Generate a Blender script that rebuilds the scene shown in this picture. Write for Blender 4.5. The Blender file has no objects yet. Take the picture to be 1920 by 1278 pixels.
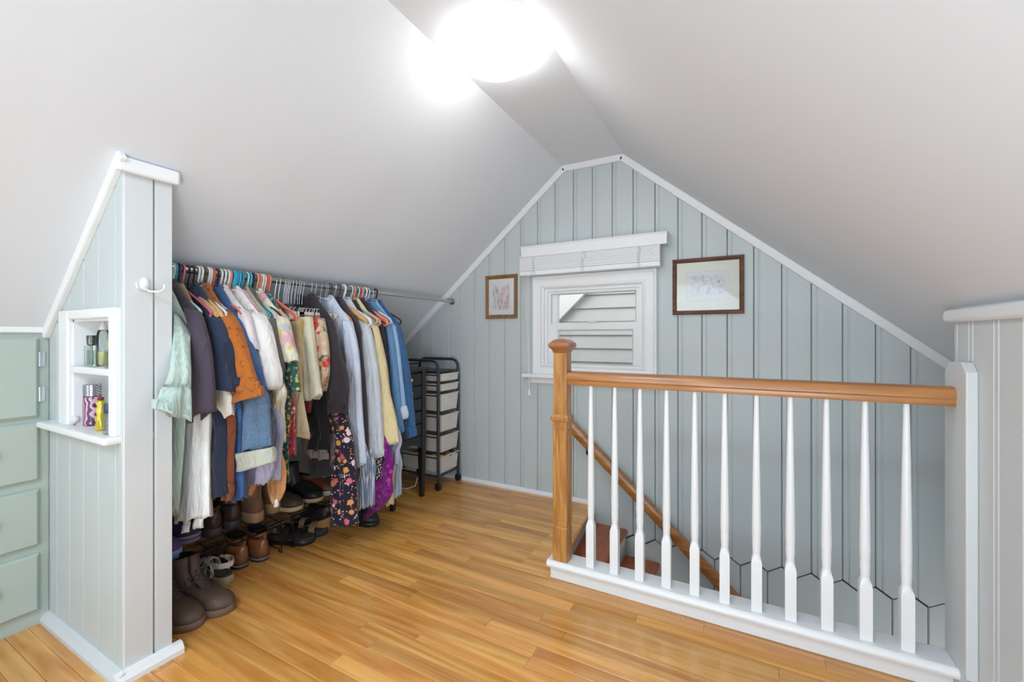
import bpy, math, random
from mathutils import Vector, Matrix

# ------------------------------------------------------------------ camera / view
S = bpy.context.scene
COL = S.collection
FPX, CX, HY, CAMH = 803.0, 960.0, 630.0, 1.07
YAW = math.atan(430 / 803.0)
cs, sn = math.cos(YAW), math.sin(YAW)
cam_d = bpy.data.cameras.new('camera')
cam = bpy.data.objects.new('camera', cam_d)
COL.objects.link(cam)
cam.location = (0, 0, CAMH)
cam.rotation_euler = (math.pi / 2, 0, YAW)
cam_d.sensor_width = 36
cam_d.lens = 36 * FPX / 1920
cam_d.shift_y = -9 / 1920
cam_d.clip_start = 0.02
S.camera = cam

# ------------------------------------------------------------------ world, lights, exposure
S.view_settings.view_transform = 'Standard'
S.view_settings.look = 'None'
S.view_settings.gamma = 1
S.view_settings.use_curve_mapping = False
S.view_settings.exposure = 0.33
W = bpy.data.worlds.new('world')
S.world = W
W.use_nodes = True
wn = W.node_tree.nodes
wl = W.node_tree.links
sky = wn.new('ShaderNodeTexSky')
sky.sky_type = 'NISHITA'
sky.sun_disc = False
sky.sun_elevation = math.radians(48)
sky.sun_rotation = math.radians(200)
wn['Background'].inputs['Strength'].default_value = 0.5
hz = wn.new('ShaderNodeHueSaturation')
hz.inputs['Saturation'].default_value = 0.18      # bright overcast sky
wl.new(sky.outputs[0], hz.inputs['Color'])
wl.new(hz.outputs[0], wn['Background'].inputs[0])

def area_light(name, loc, rot, sx, sy, power, col=(1, 1, 1)):
    d = bpy.data.lights.new(name, 'AREA')
    d.shape = 'RECTANGLE'
    d.size, d.size_y = sx, sy
    d.energy = power
    d.color = col
    o = bpy.data.objects.new(name, d)
    COL.objects.link(o)
    o.location = loc
    o.rotation_euler = rot
    return o

LAMP = (-0.84, 1.43)
# daylight coming in at the window of the gable behind the photographer
area_light('rear_window_daylight', (-0.84, -3.04, 1.25), (math.pi / 2, 0, math.pi), 1.7, 1.5, 44, (0.78, 0.90, 1.0))
# added fill light under the rear ceiling, no known fixture there
area_light('rear_fill_light', (-0.84, -0.75, 2.12), (0, 0, 0), 0.5, 0.5, 22, (0.74, 0.88, 1.0))
# added fill light out of view, aimed up to brighten the sloping ceilings
area_light('upward_fill_light', (0.35, -0.62, 0.5), (math.pi + math.radians(-34), math.radians(0), math.radians(4)), 1.3, 1.1, 32, (0.765, 0.893, 1.0))
LAMP_EMIT = 12.0
d = bpy.data.lights.new('stair_light', 'AREA'); d.shape = 'RECTANGLE'; d.size = .5; d.size_y = .5; d.energy = 5.0
o = bpy.data.objects.new('stairwell_area_light', d); COL.objects.link(o)  # area light low in the stairwell, facing back along the stairs
o.location = (1.25, 2.2, -0.9); o.rotation_euler = (0, math.radians(100), 0)

# ------------------------------------------------------------------ helpers
def ray(px, py):
    a = (px - CX) / FPX; b = (HY - py) / FPX
    return (-sn + cs * a, cs + sn * a, b)
def on_x(px, py, X):
    d = ray(px, py); t = X / d[0]
    return Vector((X, d[1] * t, CAMH + d[2] * t))
def on_y(px, py, Y):
    d = ray(px, py); t = Y / d[1]
    return Vector((d[0] * t, Y, CAMH + d[2] * t))
def on_z(px, py, Z):
    d = ray(px, py); t = (Z - CAMH) / d[2]
    return Vector((d[0] * t, d[1] * t, Z))

def tag(o, label=None, cat=None, group=None, kind=None):
    if label: o['label'] = label
    if cat: o['category'] = cat
    if group: o['group'] = group
    if kind: o['kind'] = kind
    return o
def empty(name, loc=(0, 0, 0), rz=0, label=None, cat=None, group=None, kind=None, parent=None):
    o = bpy.data.objects.new(name, None)
    COL.objects.link(o)
    o.location = loc
    o.rotation_euler = (0, 0, rz)
    o.empty_display_size = .05
    if parent: o.parent = parent
    return tag(o, label, cat, group, kind)

class MB:
    def __init__(self):
        self.v = []; self.f = []
    def add(self, vs, fs):
        n = len(self.v)
        self.v += [tuple(p) for p in vs]
        self.f += [tuple(i + n for i in f) for f in fs]
        return self
    def box(self, x0, y0, z0, x1, y1, z1):
        vs = [(x, y, z) for z in (z0, z1) for y in (y0, y1) for x in (x0, x1)]
        return self.add(vs, [(0, 2, 3, 1), (4, 5, 7, 6), (0, 1, 5, 4), (2, 6, 7, 3), (0, 4, 6, 2), (1, 3, 7, 5)])
    def prism(self, poly, P, a, b):
        """poly of (u,v); P(u,v,w) -> xyz; extruded from w=a to w=b"""
        n = len(poly)
        vs = [P(u, v, a) for u, v in poly] + [P(u, v, b) for u, v in poly]
        fs = [tuple(range(n))[::-1], tuple(range(n, 2 * n))]
        fs += [(i, (i + 1) % n, n + (i + 1) % n, n + i) for i in range(n)]
        return self.add(vs, fs)
    def loft(self, rings, cap0=True, cap1=True, closed=True):
        n = len(rings[0]); vs = [p for r in rings for p in r]; fs = []
        m = n if closed else n - 1
        for j in range(len(rings) - 1):
            for i in range(m):
                k = (i + 1) % n
                fs.append((j * n + i, j * n + k, (j + 1) * n + k, (j + 1) * n + i))
        if cap0: fs.append(tuple(range(n))[::-1])
        if cap1: fs.append(tuple((len(rings) - 1) * n + i for i in range(n)))
        return self.add(vs, fs)
    def tube(self, pts, r, n=8, rr=None, closed=False):
        pts = [Vector(p) for p in pts]
        rings = []; up = None; m = len(pts)
        for i, p in enumerate(pts):
            if closed: t = (pts[(i + 1) % m] - pts[i - 1])
            else: t = (pts[min(i + 1, m - 1)] - pts[max(i - 1, 0)])
            if t.length < 1e-9: t = Vector((0, 0, 1))
            t.normalize()
            if up is None:
                up = Vector((0, 0, 1)) if abs(t.z) < .9 else Vector((1, 0, 0))
            up = (up - t * up.dot(t))
            if up.length < 1e-6: up = t.orthogonal()
            up.normalize()
            q = t.cross(up)
            R = rr[i] if rr else r
            if not isinstance(R, tuple): R = (R, R)
            rings.append([p + up * (math.cos(2 * math.pi * k / n) * R[0]) + q * (math.sin(2 * math.pi * k / n) * R[1]) for k in range(n)])
        if closed:
            rings.append(rings[0]); return self.loft(rings, False, False)
        return self.loft(rings)
    def lathe(self, prof, c=(0, 0, 0), n=20, axis='z', cap=True):
        rings = []
        for r, h in prof:
            ring = []
            for k in range(n):
                a = 2 * math.pi * k / n
                x, y = r * math.cos(a), r * math.sin(a)
                if axis == 'z': p = (c[0] + x, c[1] + y, c[2] + h)
                elif axis == 'y': p = (c[0] + x, c[1] + h, c[2] + y)
                else: p = (c[0] + h, c[1] + x, c[2] + y)
                ring.append(p)
            rings.append(ring)
        return self.loft(rings, cap, cap)
    def mesh(self, name, origin=(0, 0, 0)):
        me = bpy.data.meshes.new(name)
        ox, oy, oz = origin
        me.from_pydata([(x - ox, y - oy, z - oz) for x, y, z in self.v], [], self.f)
        me.update()
        return me
    def build(self, name, mat, parent=None, origin=None, smooth=False, bevel=0, label=None, cat=None, group=None, kind=None, fix=True, bseg=2):
        if origin is None:
            origin = (0, 0, 0)
            if parent is not None:
                q = parent
                while q.parent: q = q.parent
                if not q.get('_local'): origin = tuple(q.location)
        me = self.mesh(name, origin)
        if fix:
            import bmesh
            bm = bmesh.new(); bm.from_mesh(me)
            bmesh.ops.recalc_face_normals(bm, faces=bm.faces)
            bm.to_mesh(me); bm.free()
        me.materials.append(mat)
        o = bpy.data.objects.new(name, me)
        COL.objects.link(o)
        if parent: o.parent = parent
        else: o.location = origin
        if smooth:
            me.shade_smooth()
            if smooth != 'all':
                me.set_sharp_from_angle(angle=math.radians(38))
        if bevel:
            b = o.modifiers.new('bevel', 'BEVEL'); b.width = bevel; b.segments = bseg; b.limit_method = 'ANGLE'
            b.harden_normals = False
        return tag(o, label, cat, group, kind)

# ------------------------------------------------------------------ materials
def srgb(c):
    return tuple(((x / 255) / 12.92 if x / 255 <= .04045 else ((x / 255 + .055) / 1.055) ** 2.4) for x in c) + (1,)
def base_mat(name, col=(200, 200, 200), rough=.5, metal=0, coat=0, spec=.5):
    m = bpy.data.materials.new(name); m.use_nodes = True
    b = m.node_tree.nodes['Principled BSDF']
    b.inputs['Base Color'].default_value = srgb(col)
    b.inputs['Roughness'].default_value = rough
    b.inputs['Metallic'].default_value = metal
    b.inputs['Coat Weight'].default_value = coat
    b.inputs['Coat Roughness'].default_value = .12
    b.inputs['Specular IOR Level'].default_value = spec
    return m, m.node_tree.nodes, m.node_tree.links, b
def add_bump(m, scale=200, strength=.1, dist=.002, stretch=(1, 1, 1), detail=3):
    n, l = m.node_tree.nodes, m.node_tree.links
    g = n.new('ShaderNodeTexCoord'); mp = n.new('ShaderNodeMapping'); t = n.new('ShaderNodeTexNoise'); b = n.new('ShaderNodeBump')
    mp.inputs['Scale'].default_value = stretch
    t.inputs['Scale'].default_value = scale; t.inputs['Detail'].default_value = detail
    b.inputs['Strength'].default_value = strength; b.inputs['Distance'].default_value = dist
    l.new(g.outputs['Object'], mp.inputs[0]); l.new(mp.outputs[0], t.inputs[0])
    l.new(t.outputs[0], b.inputs['Height']); l.new(b.outputs[0], n['Principled BSDF'].inputs['Normal'])
def paint(name, col, rough=.45, var=.04, bump=.06, vs=3):
    m, n, l, b = base_mat(name, col, rough)
    g = n.new('ShaderNodeNewGeometry'); t = n.new('ShaderNodeTexNoise'); r = n.new('ShaderNodeMix'); r.data_type = 'RGBA'
    t.inputs['Scale'].default_value = vs; t.inputs['Detail'].default_value = 4
    l.new(g.outputs['Position'], t.inputs[0])
    c = srgb(col)
    r.inputs[6].default_value = tuple(x * (1 - var) for x in c[:3]) + (1,)
    r.inputs[7].default_value = tuple(min(1, x * (1 + var)) for x in c[:3]) + (1,)
    l.new(t.outputs[0], r.inputs[0]); l.new(r.outputs[2], b.inputs['Base Color'])
    add_bump(m, 60, bump, .002, (1, 1, .25))
    return m
def wood(name, c1, c2, rough=.3, coat=.3, axis=0, scale=18, rand=0.0, dark=None, bump=.05):
    """grain stretched along axis; tone per object when rand>0"""
    m, n, l, b = base_mat(name, c1, rough, 0, coat)
    g = n.new('ShaderNodeNewGeometry'); oi = n.new('ShaderNodeObjectInfo')
    off = n.new('ShaderNodeVectorMath'); off.operation = 'MULTIPLY_ADD'
    off.inputs[1].default_value = (1, 1, 1)
    sc = n.new('ShaderNodeVectorMath'); sc.operation = 'SCALE'; sc.inputs['Scale'].default_value = 7.3
    cmb = n.new('ShaderNodeCombineXYZ')
    for i in range(3): l.new(oi.outputs['Random'], cmb.inputs[i])
    l.new(cmb.outputs[0], sc.inputs[0])
    l.new(g.outputs['Position'], off.inputs[0]); l.new(sc.outputs[0], off.inputs[2])
    mp = n.new('ShaderNodeMapping'); s = [scale] * 3; s[axis] = scale * .06
    mp.inputs['Scale'].default_value = s
    l.new(off.outputs[0], mp.inputs[0])
    t = n.new('ShaderNodeTexNoise'); t.inputs['Scale'].default_value = 1.6; t.inputs['Detail'].default_value = 8; t.inputs['Roughness'].default_value = .62
    t.inputs['Distortion'].default_value = 1.2
    l.new(mp.outputs[0], t.inputs[0])
    # cathedral figure: rings from a stretched noise
    mp2 = n.new('ShaderNodeMapping'); s2 = [scale * .5] * 3; s2[axis] = scale * .05
    mp2.inputs['Scale'].default_value = s2; l.new(off.outputs[0], mp2.inputs[0])
    t2 = n.new('ShaderNodeTexNoise'); t2.inputs['Scale'].default_value = .8; t2.inputs['Detail'].default_value = 2
    l.new(mp2.outputs[0], t2.inputs[0])
    mu = n.new('ShaderNodeMath'); mu.operation = 'MULTIPLY'; mu.inputs[1].default_value = 55; l.new(t2.outputs[0], mu.inputs[0])
    si = n.new('ShaderNodeMath'); si.operation = 'SINE'; l.new(mu.outputs[0], si.inputs[0])
    ma = n.new('ShaderNodeMath'); ma.operation = 'MULTIPLY_ADD'; ma.inputs[1].default_value = .085; l.new(si.outputs[0], ma.inputs[0]); l.new(t.outputs[0], ma.inputs[2])
    r = n.new('ShaderNodeValToRGB'); r.color_ramp.elements[0].position = .3; r.color_ramp.elements[1].position = .72
    r.color_ramp.elements[0].color = srgb(c2); r.color_ramp.elements[1].color = srgb(c1)
    l.new(ma.outputs[0], r.inputs[0])
    out = r.outputs[0]
    if rand:
        hsv = n.new('ShaderNodeHueSaturation')
        mr = n.new('ShaderNodeMapRange'); mr.inputs[3].default_value = 1 - rand; mr.inputs[4].default_value = 1 + rand * .7
        l.new(oi.outputs['Random'], mr.inputs[0]); l.new(mr.outputs[0], hsv.inputs['Value'])
        mr2 = n.new('ShaderNodeMapRange'); mr2.inputs[3].default_value = .495; mr2.inputs[4].default_value = .503
        mth = n.new('ShaderNodeMath'); mth.operation = 'FRACT'; m3 = n.new('ShaderNodeMath'); m3.operation = 'MULTIPLY'; m3.inputs[1].default_value = 13.7
        l.new(oi.outputs['Random'], m3.inputs[0]); l.new(m3.outputs[0], mth.inputs[0]); l.new(mth.outputs[0], mr2.inputs[0]); l.new(mr2.outputs[0], hsv.inputs['Hue'])
        l.new(out, hsv.inputs['Color']); out = hsv.outputs[0]
    l.new(out, b.inputs['Base Color'])
    bp = n.new('ShaderNodeBump'); bp.inputs['Strength'].default_value = bump; bp.inputs['Distance'].default_value = .001
    l.new(t.outputs[0], bp.inputs['Height']); l.new(bp.outputs[0], b.inputs['Normal'])
    return m
def plain(name, col, rough=.5, metal=0, coat=0, bump=0, bs=150, spec=.5):
    m, n, l, b = base_mat(name, col, rough, metal, coat, spec)
    g = n.new('ShaderNodeTexCoord'); t = n.new('ShaderNodeTexNoise'); t.inputs['Scale'].default_value = 25
    r = n.new('ShaderNodeMix'); r.data_type = 'RGBA'; c = srgb(col)
    r.inputs[6].default_value = tuple(x * .93 for x in c[:3]) + (1,); r.inputs[7].default_value = tuple(min(1, x * 1.06) for x in c[:3]) + (1,)
    l.new(g.outputs['Object'], t.inputs[0]); l.new(t.outputs[0], r.inputs[0]); l.new(r.outputs[2], b.inputs['Base Color'])
    if bump: add_bump(m, bs, bump)
    return m
def fabric(name, col, pattern='plain', c2=None, c3=None, c4=None, scale=1.0, rough=.9, bump=.25, th=.5):
    m, n, l, b = base_mat(name, col, rough, spec=.2)
    b.inputs['Sheen Weight'].default_value = .15
    g = n.new('ShaderNodeTexCoord'); src = g.outputs['Object']
    C = lambda c: srgb(c)
    def mix(fac, a, bb):
        x = n.new('ShaderNodeMix'); x.data_type = 'RGBA'
        if isinstance(fac, float): x.inputs[0].default_value = fac
        else: l.new(fac, x.inputs[0])
        for i, q in ((6, a), (7, bb)):
            if isinstance(q, tuple): x.inputs[i].default_value = q
            else: l.new(q, x.inputs[i])
        return x.outputs[2]
    def ramp(src_, p0, p1, const=False):
        r = n.new('ShaderNodeMapRange'); r.inputs[1].default_value = p0; r.inputs[2].default_value = p1
        l.new(src_, r.inputs[0]); return r.outputs[0]
    nz = n.new('ShaderNodeTexNoise'); nz.inputs['Scale'].default_value = 9; nz.inputs['Detail'].default_value = 5; l.new(src, nz.inputs[0])
    cc = C(col)
    out = mix(nz.outputs[0], tuple(x * .86 for x in cc[:3]) + (1,), tuple(min(1, x * 1.1) for x in cc[:3]) + (1,))
    def vor(sc, feat='F1', off=0):
        mp = n.new('ShaderNodeMapping'); mp.inputs['Location'].default_value = (off, off * .7, off * 1.3); l.new(src, mp.inputs[0])
        v = n.new('ShaderNodeTexVoronoi'); v.inputs['Scale'].default_value = sc; v.feature = feat; l.new(mp.outputs[0], v.inputs[0]); return v
    if pattern == 'denim':
        t = n.new('ShaderNodeTexNoise'); t.inputs['Scale'].default_value = 330; t.inputs['Detail'].default_value = 2; l.new(src, t.inputs[0])
        out = mix(ramp(t.outputs[0], .45, .62), out, C(c2 or (200, 210, 225)) if False else tuple(min(1, x * 1.55 + .01) for x in cc[:3]) + (1,))
        t2 = n.new('ShaderNodeTexNoise'); t2.inputs['Scale'].default_value = 7; t2.inputs['Detail'].default_value = 3; l.new(src, t2.inputs[0])
        if c2: out = mix(ramp(t2.outputs[0], .42, .72), out, C(c2))
    elif pattern == 'stripe':
        w = n.new('ShaderNodeTexWave'); w.bands_direction = 'X'; w.inputs['Scale'].default_value = scale; w.inputs['Distortion'].default_value = .6; w.inputs['Detail Scale'].default_value = .4
        l.new(src, w.inputs[0]); out = mix(ramp(w.outputs[0], th, th + .12), out, C(c2))
    elif pattern == 'cord':
        w = n.new('ShaderNodeTexWave'); w.bands_direction = 'X'; w.inputs['Scale'].default_value = 60; w.inputs['Distortion'].default_value = 1.2; l.new(src, w.inputs[0])
        out = mix(ramp(w.outputs[0], .2, .9), tuple(x * .72 for x in cc[:3]) + (1,), out)
        t2 = n.new('ShaderNodeTexNoise'); t2.inputs['Scale'].default_value = 60; l.new(src, t2.inputs[0])
        out = mix(ramp(t2.outputs[0], .6, .75), out, tuple(x * .45 for x in cc[:3]) + (1,))
    elif pattern == 'floral':
        v = vor(22 * scale); nz2 = n.new('ShaderNodeTexNoise'); nz2.inputs['Scale'].default_value = 90 * scale; l.new(src, nz2.inputs[0])
        ad = n.new('ShaderNodeMath'); ad.operation = 'MULTIPLY_ADD'; ad.inputs[1].default_value = .35; l.new(nz2.outputs[0], ad.inputs[0]); l.new(v.outputs['Distance'], ad.inputs[2])
        f1 = ramp(ad.outputs[0], th + .06, th)
        sep = n.new('ShaderNodeSeparateColor'); l.new(v.outputs['Color'], sep.inputs[0])
        pick = mix(ramp(sep.outputs[0], .45, .5), C(c2), C(c3))
        if c4: pick = mix(ramp(sep.outputs[1], .62, .66), pick, C(c4))
        out = mix(f1, out, pick)
        v2 = vor(60 * scale, off=3.1); out = mix(ramp(v2.outputs['Distance'], .3, .22), out, pick)
    elif pattern == 'rings':
        v = vor(26 * scale); sep = n.new('ShaderNodeSeparateColor'); l.new(v.outputs['Color'], sep.inputs[0])
        pick = mix(ramp(sep.outputs[0], .5, .55), C(c2), C(c3))
        out = mix(ramp(v.outputs['Distance'], .5, .42), out, pick)
        out = mix(ramp(v.outputs['Distance'], .26, .22), out, C(c4))
        out = mix(ramp(v.outputs['Distance'], .12, .09), out, C((30, 40, 50)))
    elif pattern == 'speckle':
        v = vor(110 * scale); out = mix(ramp(v.outputs['Distance'], .42, .34), out, C(c2))
    elif pattern == 'blotch':
        t = n.new('ShaderNodeTexNoise'); t.inputs['Scale'].default_value = 11 * scale; t.inputs['Detail'].default_value = 3; l.new(src, t.inputs[0])
        mp = n.new('ShaderNodeMapping'); mp.inputs['Location'].default_value = (4, 7, 2); l.new(src, mp.inputs[0])
        t2 = n.new('ShaderNodeTexNoise'); t2.inputs['Scale'].default_value = 13 * scale; t2.inputs['Detail'].default_value = 3; l.new(mp.outputs[0], t2.inputs[0])
        out = mix(ramp(t.outputs[0], .52, .6), out, C(c2)); out = mix(ramp(t2.outputs[0], .55, .62), out, C(c3))
        if c4:
            mp3 = n.new('ShaderNodeMapping'); mp3.inputs['Location'].default_value = (1, 17, 9); l.new(src, mp3.inputs[0])
            t3 = n.new('ShaderNodeTexNoise'); t3.inputs['Scale'].default_value = 12 * scale; l.new(mp3.outputs[0], t3.inputs[0])
            out = mix(ramp(t3.outputs[0], .57, .63), out, C(c4))
    l.new(out, b.inputs['Base Color'])
    nb = n.new('ShaderNodeTexNoise'); nb.inputs['Scale'].default_value = 42; nb.inputs['Detail'].default_value = 6; l.new(src, nb.inputs[0])
    bp = n.new('ShaderNodeBump'); bp.inputs['Strength'].default_value = bump; bp.inputs['Distance'].default_value = .006
    l.new(nb.outputs[0], bp.inputs['Height'])
    mpc = n.new('ShaderNodeMapping'); mpc.inputs['Scale'].default_value = (22, 22, 7); l.new(src, mpc.inputs[0])
    nc = n.new('ShaderNodeTexNoise'); nc.inputs['Scale'].default_value = 1; nc.inputs['Detail'].default_value = 3; nc.inputs['Distortion'].default_value = .8; l.new(mpc.outputs[0], nc.inputs[0])
    bc = n.new('ShaderNodeBump'); bc.inputs['Strength'].default_value = .55; bc.inputs['Distance'].default_value = .035
    l.new(nc.outputs[0], bc.inputs['Height']); l.new(bp.outputs[0], bc.inputs['Normal']); l.new(bc.outputs[0], b.inputs['Normal'])
    return m
def glassy(name, col=(255, 255, 255), rough=.02, tr=.9, ior=1.45):
    """thin clear sheet: transparent with a fresnel reflection"""
    m = bpy.data.materials.new(name); m.use_nodes = True
    n, l = m.node_tree.nodes, m.node_tree.links
    n.remove(n['Principled BSDF'])
    a = n.new('ShaderNodeBsdfTransparent'); a.inputs[0].default_value = srgb(col)
    g = n.new('ShaderNodeBsdfGlossy'); g.inputs['Roughness'].default_value = rough
    fr = n.new('ShaderNodeFresnel'); fr.inputs[0].default_value = ior
    mx = n.new('ShaderNodeMixShader'); l.new(fr.outputs[0], mx.inputs[0]); l.new(a.outputs[0], mx.inputs[1]); l.new(g.outputs[0], mx.inputs[2])
    l.new(mx.outputs[0], n['Material Output'].inputs[0])
    return m

M = {}
M['wall'] = paint('sage_paint', (197, 205, 205), .42, .03, .08)
M['wall_light'] = paint('pale_grey_paint', (212, 215, 216), .42, .03, .06)
M['cab'] = paint('cabinet_paint', (182, 194, 185), .4, .03, .06)
M['white'] = paint('white_trim_paint', (238, 239, 240), .35, .015, .04)
M['ceiling'] = paint('ceiling_paint', (226, 230, 236), .85, .012, .03)
M['oak_floor'] = wood('oak_floor_strips', (240, 182, 100), (200, 130, 54), .26, .55, 0, 12, .22)
M['oak_post'] = wood('oak_newel', (204, 150, 82), (156, 98, 42), .35, .3, 2, 34)
M['oak_rail'] = wood('oak_handrail', (190, 132, 72), (146, 88, 38), .33, .35, 0, 22)
M['oak_cap'] = wood('oak_cap', (172, 112, 74), (140, 80, 46), .3, .4, 0, 22)
M['tread'] = wood('red_oak_tread', (200, 104, 50), (150, 62, 28), .3, .3, 1, 16, .12)
M['walnut'] = wood('walnut_frame', (128, 88, 62), (84, 54, 38), .35, .2, 0, 30)
M['goldoak'] = wood('golden_oak_frame', (160, 118, 66), (120, 82, 40), .35, .2, 2, 30)
M['gap'] = plain('dark_gap', (60, 44, 30), .9)
M['metal'] = plain('brushed_metal', (170, 170, 168), .3, 1)
M['chrome'] = plain('chrome', (215, 218, 220), .15, 1)
M['dark_metal'] = plain('slate_metal', (52, 58, 72), .35, .2)
M['black'] = plain('black_paint', (30, 30, 33), .4)
M['black_wire'] = plain('black_wire', (18, 18, 20), .35, .3)
M['plastic'] = plain('white_plastic', (222, 217, 210), .4)
M['glass'] = glassy('window_glass')
M['siding'] = paint('grey_siding', (186, 186, 182), .8, .05, .2, 1.2)
M['siding_trim'] = paint('white_siding_trim', (225, 225, 220), .7, .03, .1)

# ------------------------------------------------------------------ room shell
GY = 2.65            # far gable boards
XL, XR = -2.305, 0.585   # cabinet face, right knee wall
def zc(x, y=GY):
    if x < -1.04: return 2.19 + (.845 + (GY - y) * .011) * (x + 1.04)
    if x > -.64: return 2.19 - .834 * (x + .64)
    return 2.19
def Pxz(Y, s=-1):     # board plane facing -Y : u = x, d outward
    return lambda u, d, z: (u, Y + s * d, z)
def Pyz(X, s=1):      # plane facing +X (s=1) or -X (s=-1) : u = y
    return lambda u, d, z: (X + s * d, u, z)
def board(P, u0, u1, zb, zt, extra=(), flip=False, bead=True, th=.014):
    w = u1 - u0
    prof = [(0.0008, -.007), (.0045, 0), (w - .0045, 0), (w - .0008, -.007)]
    if bead and w > .06:
        prof += [(.019, 0), (.0215, -.0035), (.026, -.0035), (.0285, 0)]
    prof = [((w - u) if flip else u, d) for u, d in prof]
    for e in extra:
        if .004 < e - u0 < w - .004: prof.append((e - u0, 0))
    prof = sorted(set(prof))
    f = zb if callable(zb) else (lambda u: zb)
    g = zt if callable(zt) else (lambda u: zt)
    mb = MB(); vs = []; n = len(prof)
    for u, d in prof: vs.append(P(u0 + u, d, f(u0 + u)))
    for u, d in prof: vs.append(P(u0 + u, d, g(u0 + u)))
    for u, d in prof: vs.append(P(u0 + u, -th, f(u0 + u)))
    for u, d in prof: vs.append(P(u0 + u, -th, g(u0 + u)))
    fs = []
    for i in range(n - 1):
        fs += [(i, i + 1, n + i + 1, n + i), (2 * n + i + 1, 2 * n + i, 3 * n + i, 3 * n + i + 1),
               (i + 1, i, 2 * n + i, 2 * n + i + 1), (n + i, n + i + 1, 3 * n + i + 1, 3 * n + i)]
    fs += [(0, n, 3 * n, 2 * n), (n - 1, 3 * n - 1, 4 * n - 1, 2 * n - 1)]
    return mb.add(vs, fs)
def slab(name, parent=None, mat=None, boxes=(), kind='structure'):
    mb = MB()
    for b in boxes: mb.box(*b)
    return mb.build(name, mat or M['wall'], parent, kind=kind)

# ceiling: two slopes and the flat strip between them, 10 cm thick
mb = MB()
rings = []
for yy in [-3.2 + .4 * i for i in range(15)] + [GY + .12]:
    prof = [(-3.3, yy, zc(-3.3, yy)), (-1.04, yy, 2.19), (-.64, yy, 2.19), (1.6, yy, zc(1.6))]
    rings.append(prof + [(x, y_, z + .12) for x, y_, z in prof[::-1]])
mb.loft(rings)
ceiling = mb.build('ceiling', M['ceiling'], kind='structure')

# far gable wall
WX0, WX1, WZ0, WZ1 = -1.238, -.469, .80, 1.45
wall_far = slab('wall_far', None, M['wall'], [(-3.3, GY + .064, -1.75, WX0 + .02, GY + .12, 2.4), (WX1 - .02, GY + .064, -1.75, 1.6, GY + .12, 2.4),
                                       (WX0, GY + .064, -1.75, WX1, GY + .12, WZ0 + .01), (WX0, GY + .064, WZ1 - .01, WX1, GY + .12, 2.4)])
J0 = -2.3767; PITCH = .12821
k = -5
while True:
    a = J0 + k * PITCH; b_ = a + PITCH; k += 1
    if a > 1.36: break
    mid = (a + b_) / 2
    if b_ < -.84: zb = 0.0; ex = ()
    else:
        zb = (lambda u, a=a, b_=b_, mid=mid: -.178 + .042 * abs(u - mid) / ((b_ - a) / 2)); ex = (mid,)
    ex = tuple(ex) + (-1.04, -.64)
    zt = lambda u: zc(u) + .02
    P = Pxz(GY)
    if a > -1.25 and b_ < -.45:
        board(P, a, b_, zb, WZ0 + .005, ex, th=.012).build('wall_board', M['wall'], wall_far)
        board(P, a, b_, WZ1 - .005, zt, ex, th=.012).build('wall_board', M['wall'], wall_far)
    else:
        board(P, a, b_, zb, zt, ex, th=.012).build('wall_board', M['wall'], wall_far)
# lower stairwell boards set back behind the pointed ends
k = 0
while True:
    a = -1.0305 + k * PITCH; k += 1
    if a > 1.3: break
    zg = lambda u: -.191 + .042 * (1 - abs(u - (a + PITCH / 2)) / (PITCH / 2))
    board(Pxz(GY + .010), a, a + PITCH, -1.75, zg, (a + PITCH / 2,), th=.012, bead=False).build('wall_board', M['wall'], wall_far)

# sloping trim round the gable
def slope_trim(name, pts, Y0, Y1, w, mat=None, parent=None):
    """band of width w below the polyline pts (x,z)"""
    mb = MB()
    poly = list(pts); n = len(poly); low = []
    for i, (x, z) in enumerate(poly):
        dirs = []
        if i > 0: dirs.append((x - poly[i - 1][0], z - poly[i - 1][1]))
        if i < n - 1: dirs.append((poly[i + 1][0] - x, poly[i + 1][1] - z))
        ns = []
        for dx, dz in dirs:
            L = math.hypot(dx, dz); ns.append((dz / L, -dx / L))
        nx = sum(q[0] for q in ns) / len(ns); nz = sum(q[1] for q in ns) / len(ns)
        L2 = nx * nx + nz * nz
        low.append((x + nx * w / L2, z + nz * w / L2))
    for i in range(n - 1):
        q = [poly[i], poly[i + 1], low[i + 1], low[i]]
        mb.prism(q, lambda u, v, t: (u, t, v), Y0, Y1)
    return mb.build(name, mat or M['white'], parent, bevel=.006, kind='structure')
slope_trim('trim_1', [(-2.9, zc(-2.9)), (-1.04, 2.19)], GY - .022, GY + .005, .042)
slope_trim('trim_2', [(-1.04, 2.19), (-.64, 2.19)], GY - .022, GY + .005, .042)
slope_trim('trim_3', [(-.64, 2.19), (1.35, zc(1.35))], GY - .022, GY + .005, .042)
# small shoe moulding along the floor of the gable
MB().prism([(0, 0), (-.018, 0), (-.018, .012), (-.008, .022), (0, .024)], lambda u, v, w: (w, GY + u, v), -2.75, -.845).build('baseboard_far', M['white'], kind='structure')

# right knee wall, boards facing -X
wall_right = slab('wall_right', None, M['wall_light'], [(XR + .012, -3.2, 0, XR + .09, 1.83, 1.26)])
js = [1.83, 1.729, 1.588, 1.455]
while js[-1] > -3.1: js.append(js[-1] - .131)
for i in range(len(js) - 1):
    board(Pyz(XR, -1), js[i + 1], js[i], 0, 1.15, (), flip=True, th=.0119).build('wall_board', M['wall_light'], wall_right)
MB().box(XR - .022, -3.1, 1.113, XR + .05, 1.85, 1.152).build('trim_4', M['white'], bevel=.012, kind='structure', bseg=3)
MB().box(XR - .014, -3.1, 0, XR, 1.66, .05).build('baseboard_right', M['white'], bevel=.006, kind='structure')
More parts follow.
